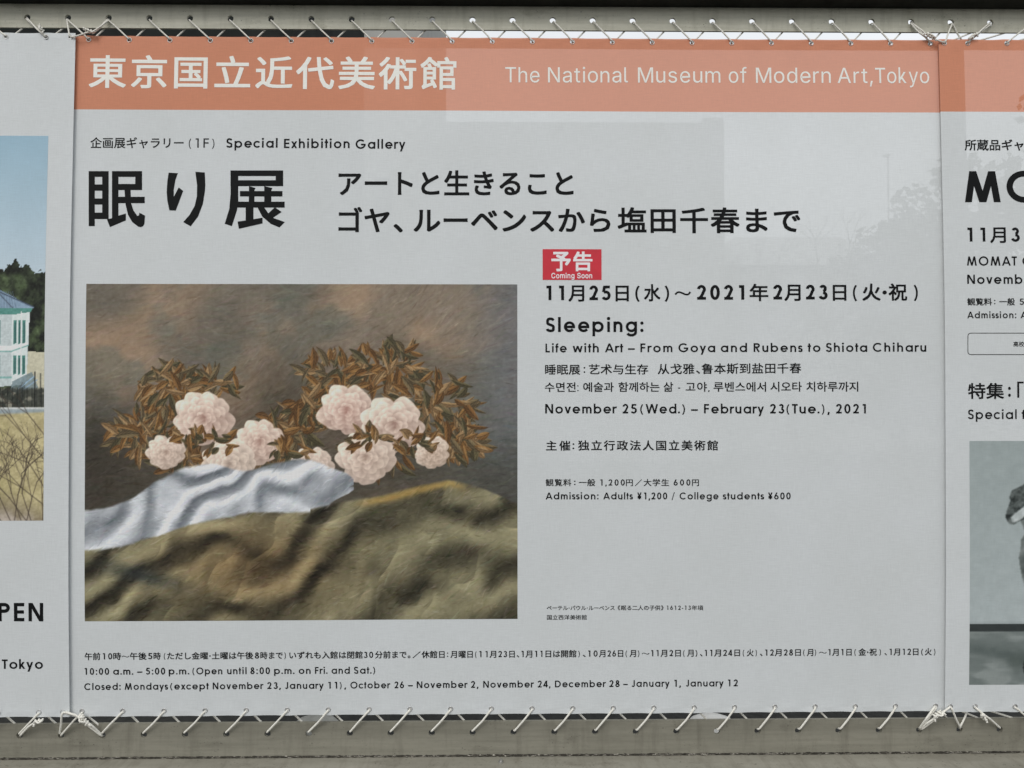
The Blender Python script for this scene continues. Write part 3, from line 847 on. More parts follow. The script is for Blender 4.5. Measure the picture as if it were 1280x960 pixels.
L.done()
# red sticker with its own lettering
sx0, sz0 = P(678, 350.8); sx1, sz1 = P(751, 312.8)
nx, nz = 12, 6
A, B = np.meshgrid(np.linspace(sx0, sx1, nx + 1), np.linspace(sz0, sz1, nz + 1))
V = np.stack([A, mid.disp(A, B) - 0.0007, B], -1).reshape(-1, 3)
q = nx + 1
bot = np.stack([A, mid.disp(A, B) - 0.0002, B], -1).reshape(-1, 3); nV = len(V)
Fs = [(j * q + i, j * q + i + 1, (j + 1) * q + i + 1, (j + 1) * q + i) for j in range(nz) for i in range(nx)]
rim = [i for i in range(q)] + [j * q + nx for j in range(1, nz + 1)] + [nz * q + i for i in range(nx - 1, -1, -1)] + [j * q for j in range(nz - 1, 0, -1)]
Fs += [(rim[i], rim[i - 1], nV + rim[i - 1], nV + rim[i]) for i in range(len(rim))]
st = mesh_obj('sticker', np.vstack([V, bot]), Fs, M['red'], mid.root)
L = Lettering(mid, 'lettering', M['stickwhite'], 0.0009)
L.fit('予', 689.2, 713.5, 314.8, 339.2, .028); L.fit('告', 716.5, 740.5, 314.4, 339.2, .028)
L.seg('Coming', 689.2, 718, 341.4, 347.8, latin='inter', off=.016).seg('Soon', 721.5, 740.2, 341.4, 347.8, latin='inter', off=.016)
L.done(st)
# left banner
L = Lettering(left, 'lettering', M['black']); L.seg('OPEN', -31, 54.2, 753.6, 776.6, wt=.185); L.done()
L = Lettering(left, 'lettering', M['black']); L.seg('Tokyo', 2.5, 53.8, 824.2, 836, wt=.175); L.done()
# right banner
L = Lettering(right, 'gallery_lettering', M['black']); L.seg('所蔵品ギャ', 1206, 1279.5, 175.6, 187, off=.020, cjk=1.26); L.done()
L = Lettering(right, 'title_lettering', M['black']); L.seg('M', 1206, 1251, 214, 252.8, wt=.20).seg('O', 1258.5, 1302, 214, 252.8, wt=.19); L.done()
L = Lettering(right, 'date_lettering', M['black']); L.seg('11月3', 1209.5, 1274.8, 284.5, 302, wt=.175, off=.020, cjk=1.24); L.done()
L = Lettering(right, 'english_lettering', M['black']); L.seg('MOMAT', 1208.6, 1271.2, 320.5, 332, wt=.17).seg('C', 1278, 1290, 320.5, 332, wt=.17); L.done(); L = Lettering(right, 'english_lettering', M['black']); L.seg('Novemb', 1209, 1278, 343.3, 354.8, wt=.175); L.done()
L = Lettering(right, 'admission_lettering', M['black'])
L.seg('観覧料', 1209, 1240, 373.2, 381, off=.020, cjk=1.24).seg('：', 1242.5, 1244.3, 373.2, 381).seg('一般', 1249, 1268.5, 373.2, 381, off=.020, cjk=1.24).seg('5', 1274.5, 1280, 373.2, 381)
L.done(); L = Lettering(right, 'admission_lettering', M['black'])
L.seg('Admission:', 1209, 1270.4, 389.5, 397.8, wt=.175).seg('A', 1275.5, 1284.5, 389.5, 397.8, wt=.175); L.done()
L = Lettering(right, 'notice_frame', M['black'])
def box_ring(x0, x1, y0, y1, r, w):
    o = []; i = []
    for cx, cy, a in ((x0 + r, y0 + r, 180), (x1 - r, y0 + r, 270), (x1 - r, y1 - r, 0), (x0 + r, y1 - r, 90)):
        for k in range(7):
            t = R_(a + 15 * k); o.append((cx + r * math.cos(t), cy + r * math.sin(t))); i.append((cx + (r - w) * math.cos(t), cy + (r - w) * math.sin(t)))
    n = len(o)
    for k in range(n): L.poly([o[k], i[k], i[(k + 1) % n], o[(k + 1) % n]])
box_ring(1209.4, 1420, 416, 443.6, 4.0, 0.8)
L.done()
L = Lettering(right, 'notice_lettering', M['blackthin']); L.seg('高校', 1266.7, 1280.2, 427.3, 432.8, off=.015, cjk=1.25); L.done()
L = Lettering(right, 'feature_lettering', M['black']); L.seg('特集', 1210, 1255, 480.5, 497, off=.020, cjk=1.27).seg('：', 1260, 1263.5, 480.5, 497, wt=.2).seg('「', 1271.5, 1280, 479.5, 497.5, wt=.2)
L.done(); L = Lettering(right, 'feature_lettering', M['black'])
L.seg('Special', 1210, 1270.8, 512, 523.8, wt=.165).seg('f', 1277, 1282.5, 512, 523.8, wt=.165); L.done()

# ------------------------------------------------------------------ printed pictures (flat prints on the cloth)
rng = np.random.default_rng(11)


def fnoise(nx, ny, fx, fy, oct=4, seed=0):
    r = np.random.default_rng(seed); out = np.zeros((ny, nx)); amp = 1.0; tot = 0
    for o in range(oct):
        gx, gy = max(2, int(fx * 2 ** o)) + 2, max(2, int(fy * 2 ** o)) + 2
        gr = r.random((gy, gx))
        X = np.linspace(0, gx - 1.001, nx); Y = np.linspace(0, gy - 1.001, ny)
        xi, yi = X.astype(int), Y.astype(int); tx, ty = X - xi, Y - yi
        tx, ty = tx * tx * (3 - 2 * tx), ty * ty * (3 - 2 * ty)
        a = gr[yi][:, xi] * (1 - tx) + gr[yi][:, xi + 1] * tx; b = gr[yi + 1][:, xi] * (1 - tx) + gr[yi + 1][:, xi + 1] * tx
        out += amp * (a * (1 - ty)[:, None] + b * ty[:, None]); tot += amp; amp *= 0.5
    return out / tot


def sstep(a, b, x):
    t = np.clip((x - a) / (b - a), 0, 1); return t * t * (3 - 2 * t)


def blend(img, col, m):
    img += (np.asarray(col, float) - img) * np.clip(m, 0, 1)[..., None]


def stroke_pass(img, target, n, length, width, ang, seed, jit=10, alpha=0.75):
    """Paint over img with n bristly brush strokes that pick their colour from target."""
    r = np.random.default_rng(seed); H, W = img.shape[:2]
    for _ in range(n):
        x, y = r.random() * W, r.random() * H; xi, yi = int(min(x, W - 1)), int(min(y, H - 1))
        a = ang[yi, xi] + r.normal(0, 0.25); l = length * (0.5 + r.random()); w = width * (0.5 + r.random())
        c = target[yi, xi] + r.normal(0, jit) + r.normal(0, jit * .3, 3)
        R = int(l + 2); x0, x1, y0, y1 = max(0, xi - R), min(W, xi + R + 1), max(0, yi - R), min(H, yi + R + 1)
        YY, XX = np.mgrid[y0:y1, x0:x1]; u = (XX - x) * math.cos(a) + (YY - y) * math.sin(a); v = -(XX - x) * math.sin(a) + (YY - y) * math.cos(a)
        v = v + 0.10 * u * u / l * r.normal()
        m = np.clip(1 - (u / l) ** 2, 0, 1) * np.clip(1.3 - np.abs(v) / w, 0, 1) * (0.7 + 0.3 * np.sin(v * 2.6 + r.random() * 6))
        img[y0:y1, x0:x1] += (c - img[y0:y1, x0:x1]) * np.clip(m * alpha, 0, 1)[..., None]


def picture(banner, name, x0, x1, y0, y1, img, lift=0.00022):
    """img: rows from top to bottom, colours as seen (0-255)."""
    H, W = img.shape[:2]
    a0, zt = banner.local(x0, y0); a1, _ = banner.local(x1, y0); _, zb = banner.local(x0, y1)
    X, Z = np.meshgrid(np.linspace(a0, a1, W), np.linspace(zt, zb, H))
    V = np.stack([X, banner.disp(X, Z) - lift, Z], -1).reshape(-1, 3)
    i = np.arange(W * H).reshape(H, W); img = img * 0.84 + img.mean(-1, keepdims=True) * 0.16
    Fq = np.stack([i[1:, :-1], i[1:, 1:], i[:-1, 1:], i[:-1, :-1]], -1).reshape(-1, 4)
    me = bpy.data.meshes.new(name); me.vertices.add(len(V)); me.vertices.foreach_set('co', V.astype(np.float32).ravel())
    me.loops.add(Fq.size); me.loops.foreach_set('vertex_index', Fq.astype(np.int32).ravel())
    me.polygons.add(len(Fq)); me.polygons.foreach_set('loop_start', np.arange(0, Fq.size, 4, dtype=np.int32))
    me.update(calc_edges=True)
    at = me.color_attributes.new('print', 'FLOAT_COLOR', 'POINT')
    col = np.ones((W * H, 4), np.float32); col[:, :3] = np.clip(lin(np.clip(img, 0, 255)) / ILL, 0.003, 0.88).reshape(-1, 3)
    at.data.foreach_set('color', col.ravel())
    me.materials.append(M['print']); me.polygons.foreach_set('use_smooth', np.ones(len(me.polygons), bool))
    o = bpy.data.objects.new(name, me); C.objects.link(o); o.parent = banner.root
    return o


def paint_still_life(W=620, H=486):
    """A plain stand-in: cut cream blooms and russet leaves lying on a pale cloth and an olive cloth, in front of a brown wall."""
    y, x = np.mgrid[0:H, 0:W]; u = x / (W - 1); v = y / (H - 1); asp = W / H
    n1 = fnoise(W, H, 4, 3, 5, 1); n2 = fnoise(W, H, 9, 7, 4, 2); n4 = fnoise(W, H, 3, 3, 3, 4); n5 = fnoise(W, H, 40, 14, 3, 5)
    img = np.zeros((H, W, 3)) + np.array([116, 103, 87.0])
    blend(img, (142, 117, 92), sstep(.46, .68, n1) * .8); blend(img, (84, 80, 70), sstep(.5, .72, n4) * .7); blend(img, (88, 92, 82), sstep(.55, .7, n2) * .5)
    blend(img, (92, 95, 100), sstep(.84, 1.0, u + .1 * (n1 - .5)) * .7); blend(img, (74, 86, 86), sstep(.68, .92, u) * sstep(.32, .6, v) * .6)
    blend(img, (46, 42, 35), sstep(.30, .0, u) * sstep(.24, .5, v) * .9); blend(img, (62, 52, 40), np.exp(-((u - .47) / .12) ** 2 - ((v - .42) / .2) ** 2) * .8)
    blend(img, (58, 52, 42), sstep(.38, .62, v) * .6)
    ang = -.5 + 2.2 * (n4 - .5); stroke_pass(img, img.copy(), 4200, 14, 2.0, ang, 61, 11, .5); stroke_pass(img, img.copy(), 5200, 7, .9, ang, 62, 15, .5)
    img += (n5[..., None] - .5) * 9
    r = np.random.default_rng(77)
    def patch(cx, cy, R):
        x0, x1, y0, y1 = int(max(0, cx - R)), int(min(W, cx + R + 1)), int(max(0, cy - R)), int(min(H, cy + R + 1))
        return (slice(y0, y1), slice(x0, x1)) + tuple(np.mgrid[y0:y1, x0:x1][::-1])
    def leaf(cx, cy, l, w, a, dark, light):
        ys, xs, X, Y = patch(cx, cy, l + 2)
        if X.size == 0: return
        p = (X - cx) * math.cos(a) + (Y - cy) * math.sin(a); q = -(X - cx) * math.sin(a) + (Y - cy) * math.cos(a) + .12 * p * p / l
        ww = w * np.clip(1 - (p / l) ** 2, 0, 1) ** .8 + .01; m = np.clip((1.0 - np.abs(q) / ww) * ww * .9, 0, 1)
        t = np.clip(.5 - .45 * q / w + .12 * np.sin(p * 1.1 + 2.0 * np.abs(q)), 0, 1); c = np.array(dark) + (np.array(light) - np.array(dark)) * t[..., None]
        c = c * (1 - .35 * np.exp(-(q / .7) ** 2)[..., None]); img[ys, xs] += (c - img[ys, xs]) * m[..., None]
    def bloom(cx, cy, R, tint, seed):
        rr = np.random.default_rng(seed); ys, xs, X, Y = patch(cx + R * .1, cy + R * .25, R * 1.35)
        blend_m = np.exp(-(((X - cx - .15 * R) / R) ** 2 + ((Y - cy - .3 * R) / (R * .9)) ** 2) * 1.6) * .75; img[ys, xs] += (np.array([34, 28, 22.0]) - img[ys, xs]) * blend_m[..., None]
        for k, (ring, n, sz) in enumerate(((.72, 9, .50), (.56, 8, .46), (.40, 7, .40), (.26, 6, .32), (.12, 4, .24))):
            for i in range(n):
                a = 2 * math.pi * (i + rr.random() * .5) / n + k; px, py = cx + R * ring * math.cos(a), cy + R * ring * math.sin(a) * .82; s_ = R * sz * rr.uniform(.85, 1.15)
                ys, xs, X, Y = patch(px, py, s_ * 1.2)
                if X.size == 0: continue
                p = ((X - px) * math.cos(a) + (Y - py) * math.sin(a)) / s_; q = (-(X - px) * math.sin(a) + (Y - py) * math.cos(a)) / (s_ * .86)
                d = p * p + q * q + .10 * np.sin(5 * q + i); m = np.clip((1 - d) * s_ * .35, 0, 1)
                t = np.clip(.34 + .52 * p + .06 * np.sin(9 * q + i) - .22 * (Y - cy) / R - .12 * (X - cx) / R, 0, 1); lo = np.array(tint) * (.62 + .03 * k); hi = np.array([226, 206, 188.0])
                c = lo + (hi - lo) * t[..., None]; img[ys, xs] += (c - img[ys, xs]) * (m * .95)[..., None]
    def spray(cx, cy, spread, n, cols, seed, l=(9, 20)):
        for _ in range(n):
            a = r.random() * 2 * math.pi; d = spread * math.sqrt(r.random()); dk, lt = cols[r.integers(len(cols))]
            leaf(cx + d * math.cos(a) * 1.25, cy + d * math.sin(a) * .8, r.uniform(*l), r.uniform(2.6, 6.0), a + r.normal(0, .6), dk, lt)
    rus = [((58, 38, 20), (140, 96, 48)), ((76, 48, 22), (158, 116, 62)), ((54, 44, 30), (128, 110, 74)), ((84, 60, 34), (172, 138, 92)), ((44, 40, 26), (104, 94, 62))]
    P_ = lambda a, b: (a * W, b * H)
    for a, b, sp, n in ((.14, .44, 46, 110), (.20, .31, 40, 90), (.30, .30, 26, 40), (.46, .44, 40, 70), (.58, .27, 44, 100), (.70, .25, 46, 100), (.80, .36, 52, 120), (.86, .47, 34, 70), (.52, .36, 30, 60), (.22, .52, 36, 60), (.40, .52, 40, 50), (.68, .50, 44, 60)):
        spray(*P_(a, b), sp, n, rus, 1)
    for a, b, R, tint, sd in ((.27, .40, 37, (196, 150, 132), 1), (.40, .47, 31, (206, 160, 142), 2), (.33, .535, 34, (198, 172, 154), 3), (.185, .50, 24, (200, 166, 146), 4), (.60, .375, 34, (206, 150, 134), 5), (.71, .42, 39, (198, 156, 138), 6), (.645, .515, 36, (204, 170, 150), 7), (.52, .54, 27, (200, 168, 150), 8), (.80, .50, 22, (196, 160, 132), 9)):
        bloom(*P_(a, b), R, tint, sd)
    for a, b, sp, n in ((.30, .47, 26, 16), (.47, .50, 24, 20), (.66, .46, 26, 18), (.76, .47, 24, 22), (.24, .45, 20, 14)): spray(*P_(a, b), sp, n, rus, 2, (7, 14))
    # cloths: folds from a warped ridge field, painted with their own light side and dark side
    def folds(fx, fy, tilt, seed, k):
        w1 = fnoise(W, H, 3, 2, 3, seed); w2 = fnoise(W, H, 7, 4, 3, seed + 1)
        q = (v * fy + (u - .5) * tilt + .55 * (w1 - .5) + .22 * (w2 - .5)) * k; h = 1 - np.abs(2 * (q - np.floor(q)) - 1); h = h * h * (3 - 2 * h); w3 = fnoise(W, H, 16, 11, 4, seed + 2); h = h + .45 * (1 - np.abs(2 * w2 - 1)) ** 3 + .22 * (w3 - .5)
        gy, gx = np.gradient(h * 13 + w2 * 16); return h, np.clip(.5 - .55 * gy - .28 * gx, 0, 1)
    e1 = np.where(u < .62, .665 - .13 * np.minimum(u, .3) / .3 * 1.0 + .06 * np.clip(u - .3, 0, 1), 2) + .02 * np.sin(22 * u) * 1.0 + .03 * (n2 - .5)
    m1 = sstep(-.004, .006, v - e1) * sstep(.603, .595, u + .35 * (v - .6) + .02 * np.sin(60 * v) + .05 * (n2 - .5)); h1, s1 = folds(1, 1.0, .55, 91, 9)
    c1 = np.array([88, 94, 100.0]) + (np.array([206, 209, 214.0]) - np.array([88, 94, 100.0])) * np.clip(s1 * .75 + h1 * .35 - .05, 0, 1)[..., None]; img[:] = img + (c1 - img) * m1[..., None]
    e2 = np.where(u < .52, .775 - .20 * u + .02 * np.sin(11 * u + 1), .671 - .27 * (u - .52)); e2 = np.maximum(e2, .585 + .4 * np.maximum(0, u - .84)) + .022 * (n2 - .5)
    m2 = sstep(-.004, .006, v - e2); h2, s2 = folds(1, 1.0, .62, 95, 4.6)
    t2 = np.clip(s2 * .85 + h2 * .30 - .12, 0, 1)[..., None]; base = np.array([32, 29, 20.0]); hi = np.array([146, 139, 104.0])
    c2 = base + (hi - base) * t2; warm = np.exp(-((u - .38) / .2) ** 2 - ((v - .84) / .13) ** 2) * .6; c2 = c2 * (1 - warm[..., None]) + c2 * np.array([1.02, .80, .62]) * warm[..., None]
    blend(c2, (164, 132, 66), np.exp(-((v - e2 - .014) / .012) ** 2) * sstep(.60, .68, u) * sstep(.90, .84, u) * .8); blend(c2, (40, 44, 42), np.exp(-((u - .13) / .09) ** 2 - ((v - .865 - .3 * (u - .13)) / .026) ** 2) * .85)
    img[:] = img + (c2 - img) * m2[..., None]
    ang2 = -.45 + 1.2 * (n2 - .5) + 0 * u
    cl = np.clip(m1 + m2, 0, 1)[..., None]; before = img.copy(); stroke_pass(img, before.copy(), 6500, 9, 1.2, ang2, 63, 15, .6); stroke_pass(img, img.copy(), 6500, 5, .7, ang2 + .5, 64, 18, .55)
    img[:] = before + (img - before) * (.25 + .75 * cl)
    return img + (fnoise(W, H, 160, 120, 2, 6)[..., None] - .5) * 12


picture(mid, 'painting_print', 108.0, 646.6, 354.8, 776.6, paint_still_life())


def poly_mask(W, H, pts):
    yy, xx = np.mgrid[0:H, 0:W]; m = np.zeros((H, W), bool); n = len(pts)
    for i in range(n):
        (xa, ya), (xb, yb) = pts[i], pts[(i + 1) % n]
        c = ((ya > yy) != (yb > yy)) & (xx < (xb - xa) * (yy - ya) / ((yb - ya) if yb != ya else 1e-9) + xa)
        m ^= c
    return m.astype(float)


def seg_mask(W, H, a, b, w):
    yy, xx = np.mgrid[0:H, 0:W]; ax, ay = a; bx, by = b; dx, dy = bx - ax, by - ay
    t = np.clip(((xx - ax) * dx + (yy - ay) * dy) / (dx * dx + dy * dy + 1e-9), 0, 1)
    d = np.hypot(xx - ax - t * dx, yy - ay - t * dy)
    return np.clip(w / 2 + .5 - d, 0, 1)


def paint_house():
    """Photograph on the left banner: pale two-storey house with teal trim under trees, lawn and bare twigs in front. 1 cell = 1 px."""
    OX, W, H = -200, 260, 483                                     # picture column of cell 0; row 0 = 169
    yy, xx = np.mgrid[0:H, 0:W]; n1 = fnoise(W, H, 30, 50, 4, 71); n2 = fnoise(W, H, 8, 12, 4, 72)
    t = (yy / 190.0)[..., None].clip(0, 1)
    img = np.array([126, 158, 176.0]) * (1 - t) + np.array([164, 180, 190.0]) * t
    img += (n2[..., None] - .5) * 5
    X = lambda px: px - OX
    Y = lambda py: py - 169
    crown = 340 - 10 * np.exp(-((xx - X(28)) / 16.0) ** 2) + 8 * np.sin(xx / 9.0) * .5 + 16 * (fnoise(W, H, 34, 2, 4, 73) - .5) + 7 * (fnoise(W, H, 90, 150, 2, 74) - .5)
    tm = (yy > Y(crown)).astype(float)
    img = img * (1 - tm[..., None]) + (np.array([42, 51, 34.0]) + (n1[..., None] - .5) * 120 * np.array([.8, 1, .6])) * tm[..., None]
    blend(img, (20, 24, 20), tm * sstep(Y(358), Y(400), yy) * sstep(.6, .35, n1) * .9)
    def P_(pts, c, a=1.0): blend(img, c, poly_mask(W, H, [(X(x), Y(y)) for x, y in pts]) * a)
    def S_(a, b, w, c, al=1.0): blend(img, c, seg_mask(W, H, (X(a[0]), Y(a[1])), (X(b[0]), Y(b[1])), w) * al)
    P_([(38, 440), (60, 442), (60, 520), (34, 520)], (176, 172, 148))
    P_([(-140, 385), (-30, 362), (4, 364), (46, 386), (20, 391), (-140, 391)], (116, 140, 162))
    for k in range(16): S_((-20 + k * 2.6, 366), (-34 + k * 3.9, 390), .8, (84, 104, 124), .7)
    S_((2, 366), (45, 385), 1.6, (62, 74, 92)); S_((0, 366), (21, 388), 1.4, (70, 84, 100))
    P_([(-140, 391), (40, 390), (39, 434), (37, 482), (-140, 495)], (168, 179, 180))
    P_([(19, 394), (41, 389), (38, 436), (38, 470), (18, 486)], (188, 198, 196))
    P_([(-140, 389), (44, 386), (42, 391), (19, 395), (-140, 395)], (70, 128, 118))
    for y0, y1 in ((402, 432), (446, 470)):
        for x0 in (-118, -92, -66, -40, -12, 0): P_([(x0, y0), (x0 + 5, y0), (x0 + 5, y1), (x0, y1)], (62, 118, 108)); S_((x0 + 1.5, y0 + 2), (x0 + 1.5, y1), 1.2, (40, 62, 66))
        for x0 in (21, 26.5, 32):
            P_([(x0, y0), (x0 + 3.6, y0 - .6), (x0 + 3.4, y1 - 2), (x0, y1)], (66, 124, 114)); S_((x0 + 1.8, y0 + 3), (x0 + 1.8, y1 - 3), 1.3, (46, 74, 76))
    P_([(-140, 434), (19, 434), (39, 429), (39, 434), (19, 440), (-140, 440)], (198, 206, 204)); S_((-140, 440.5), (19, 440.5), 1.4, (96, 150, 142)); S_((19, 440), (39, 433), 1.4, (96, 150, 142)); S_((-140, 473), (18, 473), 2.4, (110, 158, 152))
    S_((30, 391), (30, 478), 1.0, (206, 212, 210))
    P_([(20, 478), (44, 466), (52, 486), (16, 494)], (92, 112, 120), .75); S_((24, 490), (46, 472), 1.5, (128, 160, 184)); S_((28, 492), (50, 476), 1.5, (120, 146, 168))
    hm = sstep(Y(484), Y(489), yy) * sstep(Y(512), Y(509), yy); blend(img, (48, 52, 46), hm * .9); blend(img, (120, 118, 104), hm * sstep(.52, .7, n1))
    for x in range(-196, 60, 6): S_((x, 486), (x, 510), .7, (26, 28, 28), .8)
    S_((47.5, 466), (47.5, 510), 1.3, (20, 22, 22)); S_((54.5, 468), (54.5, 508), 1, (30, 32, 30))
    P_([(-200, 511), (60, 511), (60, 530), (-200, 527)], (150, 158, 158)); S_((-200, 511), (60, 511), 1.4, (196, 200, 196)); P_([(5, 514), (60, 514), (60, 530), (5, 527)], (126, 140, 146), .8)
    lm = sstep(Y(527), Y(531), yy + .05 * xx); blend(img, (166, 154, 110), lm); img += ((n1 - .5) * 46 * lm)[..., None] * np.array([1, 1, .8])
    blend(img, (150, 140, 92), lm * sstep(.5, .7, n2) * .6); blend(img, (104, 92, 80), sstep(Y(600), Y(648), yy - .35 * (xx - X(0))) * .75)
    blend(img, (190, 178, 170), sstep(Y(630), Y(651), yy) * sstep(.45, .65, n2) * .6)
    img += (fnoise(W, H, 120, 220, 2, 75)[..., None] - .5) * 26 * sstep(Y(330), Y(345), yy)[..., None]
    r = np.random.default_rng(8)
    def twig(x, y, a, l, w, d):
        x1, y1 = x + l * math.cos(a), y - l * math.sin(a); S_((x, y), (x1, y1), w, (58, 48, 40), .7)
        if d and l > 5:
            for _ in range(2): twig(x1, y1, a + r.normal(0, .38), l * (.55 + .3 * r.random()), w * .75, d - 1)
    for x in (-170, -130, -95, -60, -28, -12, 0, 6, 12, 18, 24, 30, 36, 42, 48, 54): twig(x + r.normal(0, 3), 652, R_(100 + r.normal(0, 16)), 26 + 12 * r.random(), 1.3, 5)
    for x, y, a, l in ((60, 545, 128, 34), (60, 575, 130, 40), (60, 610, 122, 36), (60, 632, 142, 36)): twig(x, y, R_(a), l, 1.4, 3)
    return img


picture(left, 'photo_print', -200, 60.5, 169, 651.5, paint_house())


def paint_figure():
    """Grey photograph on the right banner: pale wall, dark skirting, floor, and the edge of a draped figure."""
    OX, W, H = 1211, 200, 306                                     # row 0 = 551
    yy, xx = np.mgrid[0:H, 0:W]; n1 = fnoise(W, H, 10, 14, 4, 81); n2 = fnoise(W, H, 26, 40, 3, 82); n3 = fnoise(W, H, 5, 24, 3, 83)
    X = lambda px: px - OX
    Y = lambda py: py - 551
    t = (yy / 228.0)[..., None].clip(0, 1)
    img = np.array([132, 143, 143.0]) * (1 - t) + np.array([146, 156, 157.0]) * t + (n1[..., None] - .5) * 5
    fl = (yy > Y(779)).astype(float); blend(img, (44, 50, 50), fl); blend(img, (26, 30, 30), fl * sstep(Y(781), Y(779), yy) * 0)
    f2 = sstep(Y(788), Y(790), yy); fc = np.zeros_like(img) + np.array([96, 105, 103.0]); blend(fc, (118, 126, 124), sstep(.42, .66, n3)); blend(fc, (74, 84, 82), np.exp(-((yy - Y(812) - .12 * xx) / 9.0) ** 2) * .8); blend(fc, (70, 80, 76), np.exp(-((xx - X(1272)) / 14.0) ** 2 - ((yy - Y(826)) / 11.0) ** 2) * .8)
    img = img + (fc - img) * f2[..., None]; blend(img, (110, 120, 122), sstep(Y(775), Y(779), yy) * (1 - fl) * .3)
    def P_(pts, c, a=1.0): blend(img, c, poly_mask(W, H, [(X(x), Y(y)) for x, y in pts]) * a)
    # bent arm in a gathered sleeve, draped body, shoe: shaded shapes with soft edges
    def form(pts, lo, hi, gx, gy, f, seed):
        q = spline(pts + pts[:1], 6); m = poly_mask(W, H, [(X(a_), Y(b_)) for a_, b_ in q])
        for _ in range(1): m = (m + np.roll(m, 1, 0) + np.roll(m, -1, 0) + np.roll(m, 1, 1) + np.roll(m, -1, 1)) / 5
        g_ = fnoise(W, H, f, f * 1.5, 3, seed); t_ = np.clip(.5 + gx * (xx - X(1280)) + gy * (yy - Y(640)) + 1.7 * (g_ - .5), 0, 1)
        c = np.array(lo, float) + (np.array(hi, float) - np.array(lo, float)) * t_[..., None]; img[:] = img + (c - img) * m[..., None]
    form([(1286, 640), (1276, 645), (1274, 650), (1278, 660), (1280, 666), (1275, 674), (1274, 684), (1272, 696), (1273, 706), (1276, 722), (1280, 736), (1290, 780), (1302, 828), (1370, 828), (1378, 700), (1360, 640), (1310, 630)], (64, 72, 70), (124, 131, 129), 0, 0, 16, 84)
    form([(1290, 602), (1281, 604), (1272, 609), (1264, 613), (1261, 620), (1261, 628), (1257, 638), (1256, 647), (1260, 654), (1264, 656), (1270, 653), (1276, 650), (1296, 646), (1316, 640), (1316, 606)], (32, 38, 37), (104, 112, 110), 0, 0, 30, 85)
    form([(1262, 647), (1268, 641), (1276, 635), (1284, 629), (1296, 624), (1296, 638), (1282, 643), (1275, 649), (1268, 652), (1264, 652)], (124, 132, 131), (168, 176, 176), 0, 0, 20, 86)
    form([(1278, 830), (1281, 822), (1290, 821), (1310, 824), (1316, 838), (1296, 843), (1280, 842)], (14, 18, 18), (50, 56, 55), 0, 0, 20, 87)
    img += (n2[..., None] - .5) * 9
    return img


picture(right, 'photo_print', 1211.8, 1411.8, 551.2, 856, paint_figure())

# ------------------------------------------------------------------ lacing ropes
RY_B = 0.030                                                   # behind the web


def knot_part(parent, p, q, r, turns=3, tails=2, seed=0, wide=1.9):
    """A hitch round the doubled rope from p to q: tight turns and short frayed tails."""
    rg = np.random.default_rng(seed); p, q = Vector(p), Vector(q); ax = (q - p).normalized(); a = ax.orthogonal().normalized(); b = ax.cross(a)
    L_ = (q - p).length; pts = []
    for k in range(turns * 12 + 1):
        t = k / (turns * 12); th = 2 * math.pi * turns * t; rad = r * wide * (1 + .16 * math.sin(3 * th + seed))
        pts.append(p + ax * (L_ * t) + a * (rad * math.cos(th)) + b * (rad * math.sin(th)))
    g = Geo(); g.tube(pts, r * 0.98, 8)
    # a crossing loop over the turns
    cr = [p + ax * (L_ * t) + Vector((0, -r * (1.5 + 2.0 * math.sin(math.pi * t)), 0)) + a * (r * 1.5 * math.sin(6 * t)) for t in np.linspace(-.1, 1.1, 9)]
    g.tube(cr, r * .95, 8)
    for k in range(tails):
        s = q if k % 2 else p; d = Vector((rg.normal(0, .8), -.45, rg.normal(-.1, .6))).normalized()
        g.tube([s, s + d * r * 2.2, s + d * r * 4.2 + Vector((0, 0, -r * .8))], [r, r, r * 1.05], 8)
    g.obj('knot', M['rope'], parent, True)


def lacing(name, label, pts_list, r, knots=(), group=None):
    root = thing(name, label, 'rope', (0, 0, ZC), group or 'lacing ropes along the banner edges')
    g = Geo()
    rg = np.random.default_rng(len(label) + len(pts_list[0]))
    for pts in pts_list:
        pts = [Vector(p) for p in pts]
        g.tube(rounded(pts, 0.0045, 4), r, 8)
    g.obj('cord', M['rope'], root, True)
    for i, k in enumerate(knots): knot_part(root, *k[:3], seed=i + len(label), **(k[3] if len(k) > 3 else {}))
    return root


_jr = random.Random(4)


def zig(holes, hz, eyes, up, yb):
    """hole -> (front) -> eyelet -> (back) -> next hole ... for the row; up: +1 for the top edge."""
    pts = []
    for (hx, (ex, ez)) in zip(holes, eyes):
        j = _jr.uniform(-.0016, .0016); s = 1 if ex > hx else -1
        sg = _jr.uniform(.0001, .0013); sx = _jr.uniform(-.0012, .0012); mx_, mz_ = (hx + ex) / 2 + sx, (hz - .006 * up + ez + .003 * up) / 2 - sg
        pts += [(hx - s * .001, RY_B, hz - .002 * up), (hx + s * .0005 + j, 0.006, hz - .0060 * up), (mx_, (0.006 + yb - .0035) / 2 - .0012, mz_), (ex - s * .0012 + j * .5, yb - 0.0035, ez + .0030 * up), (ex + s * .0008, yb + 0.0085, ez + .0008 * up)]
    return pts


RT, RLO = 0.00195, 0.0024
pt = zig([hole_top(i) for i in range(22)], TOP_Z, et_mid, 1, 0.0)
def Q(px, py, y): a, z = P(px, py, y); return (a, y, z)
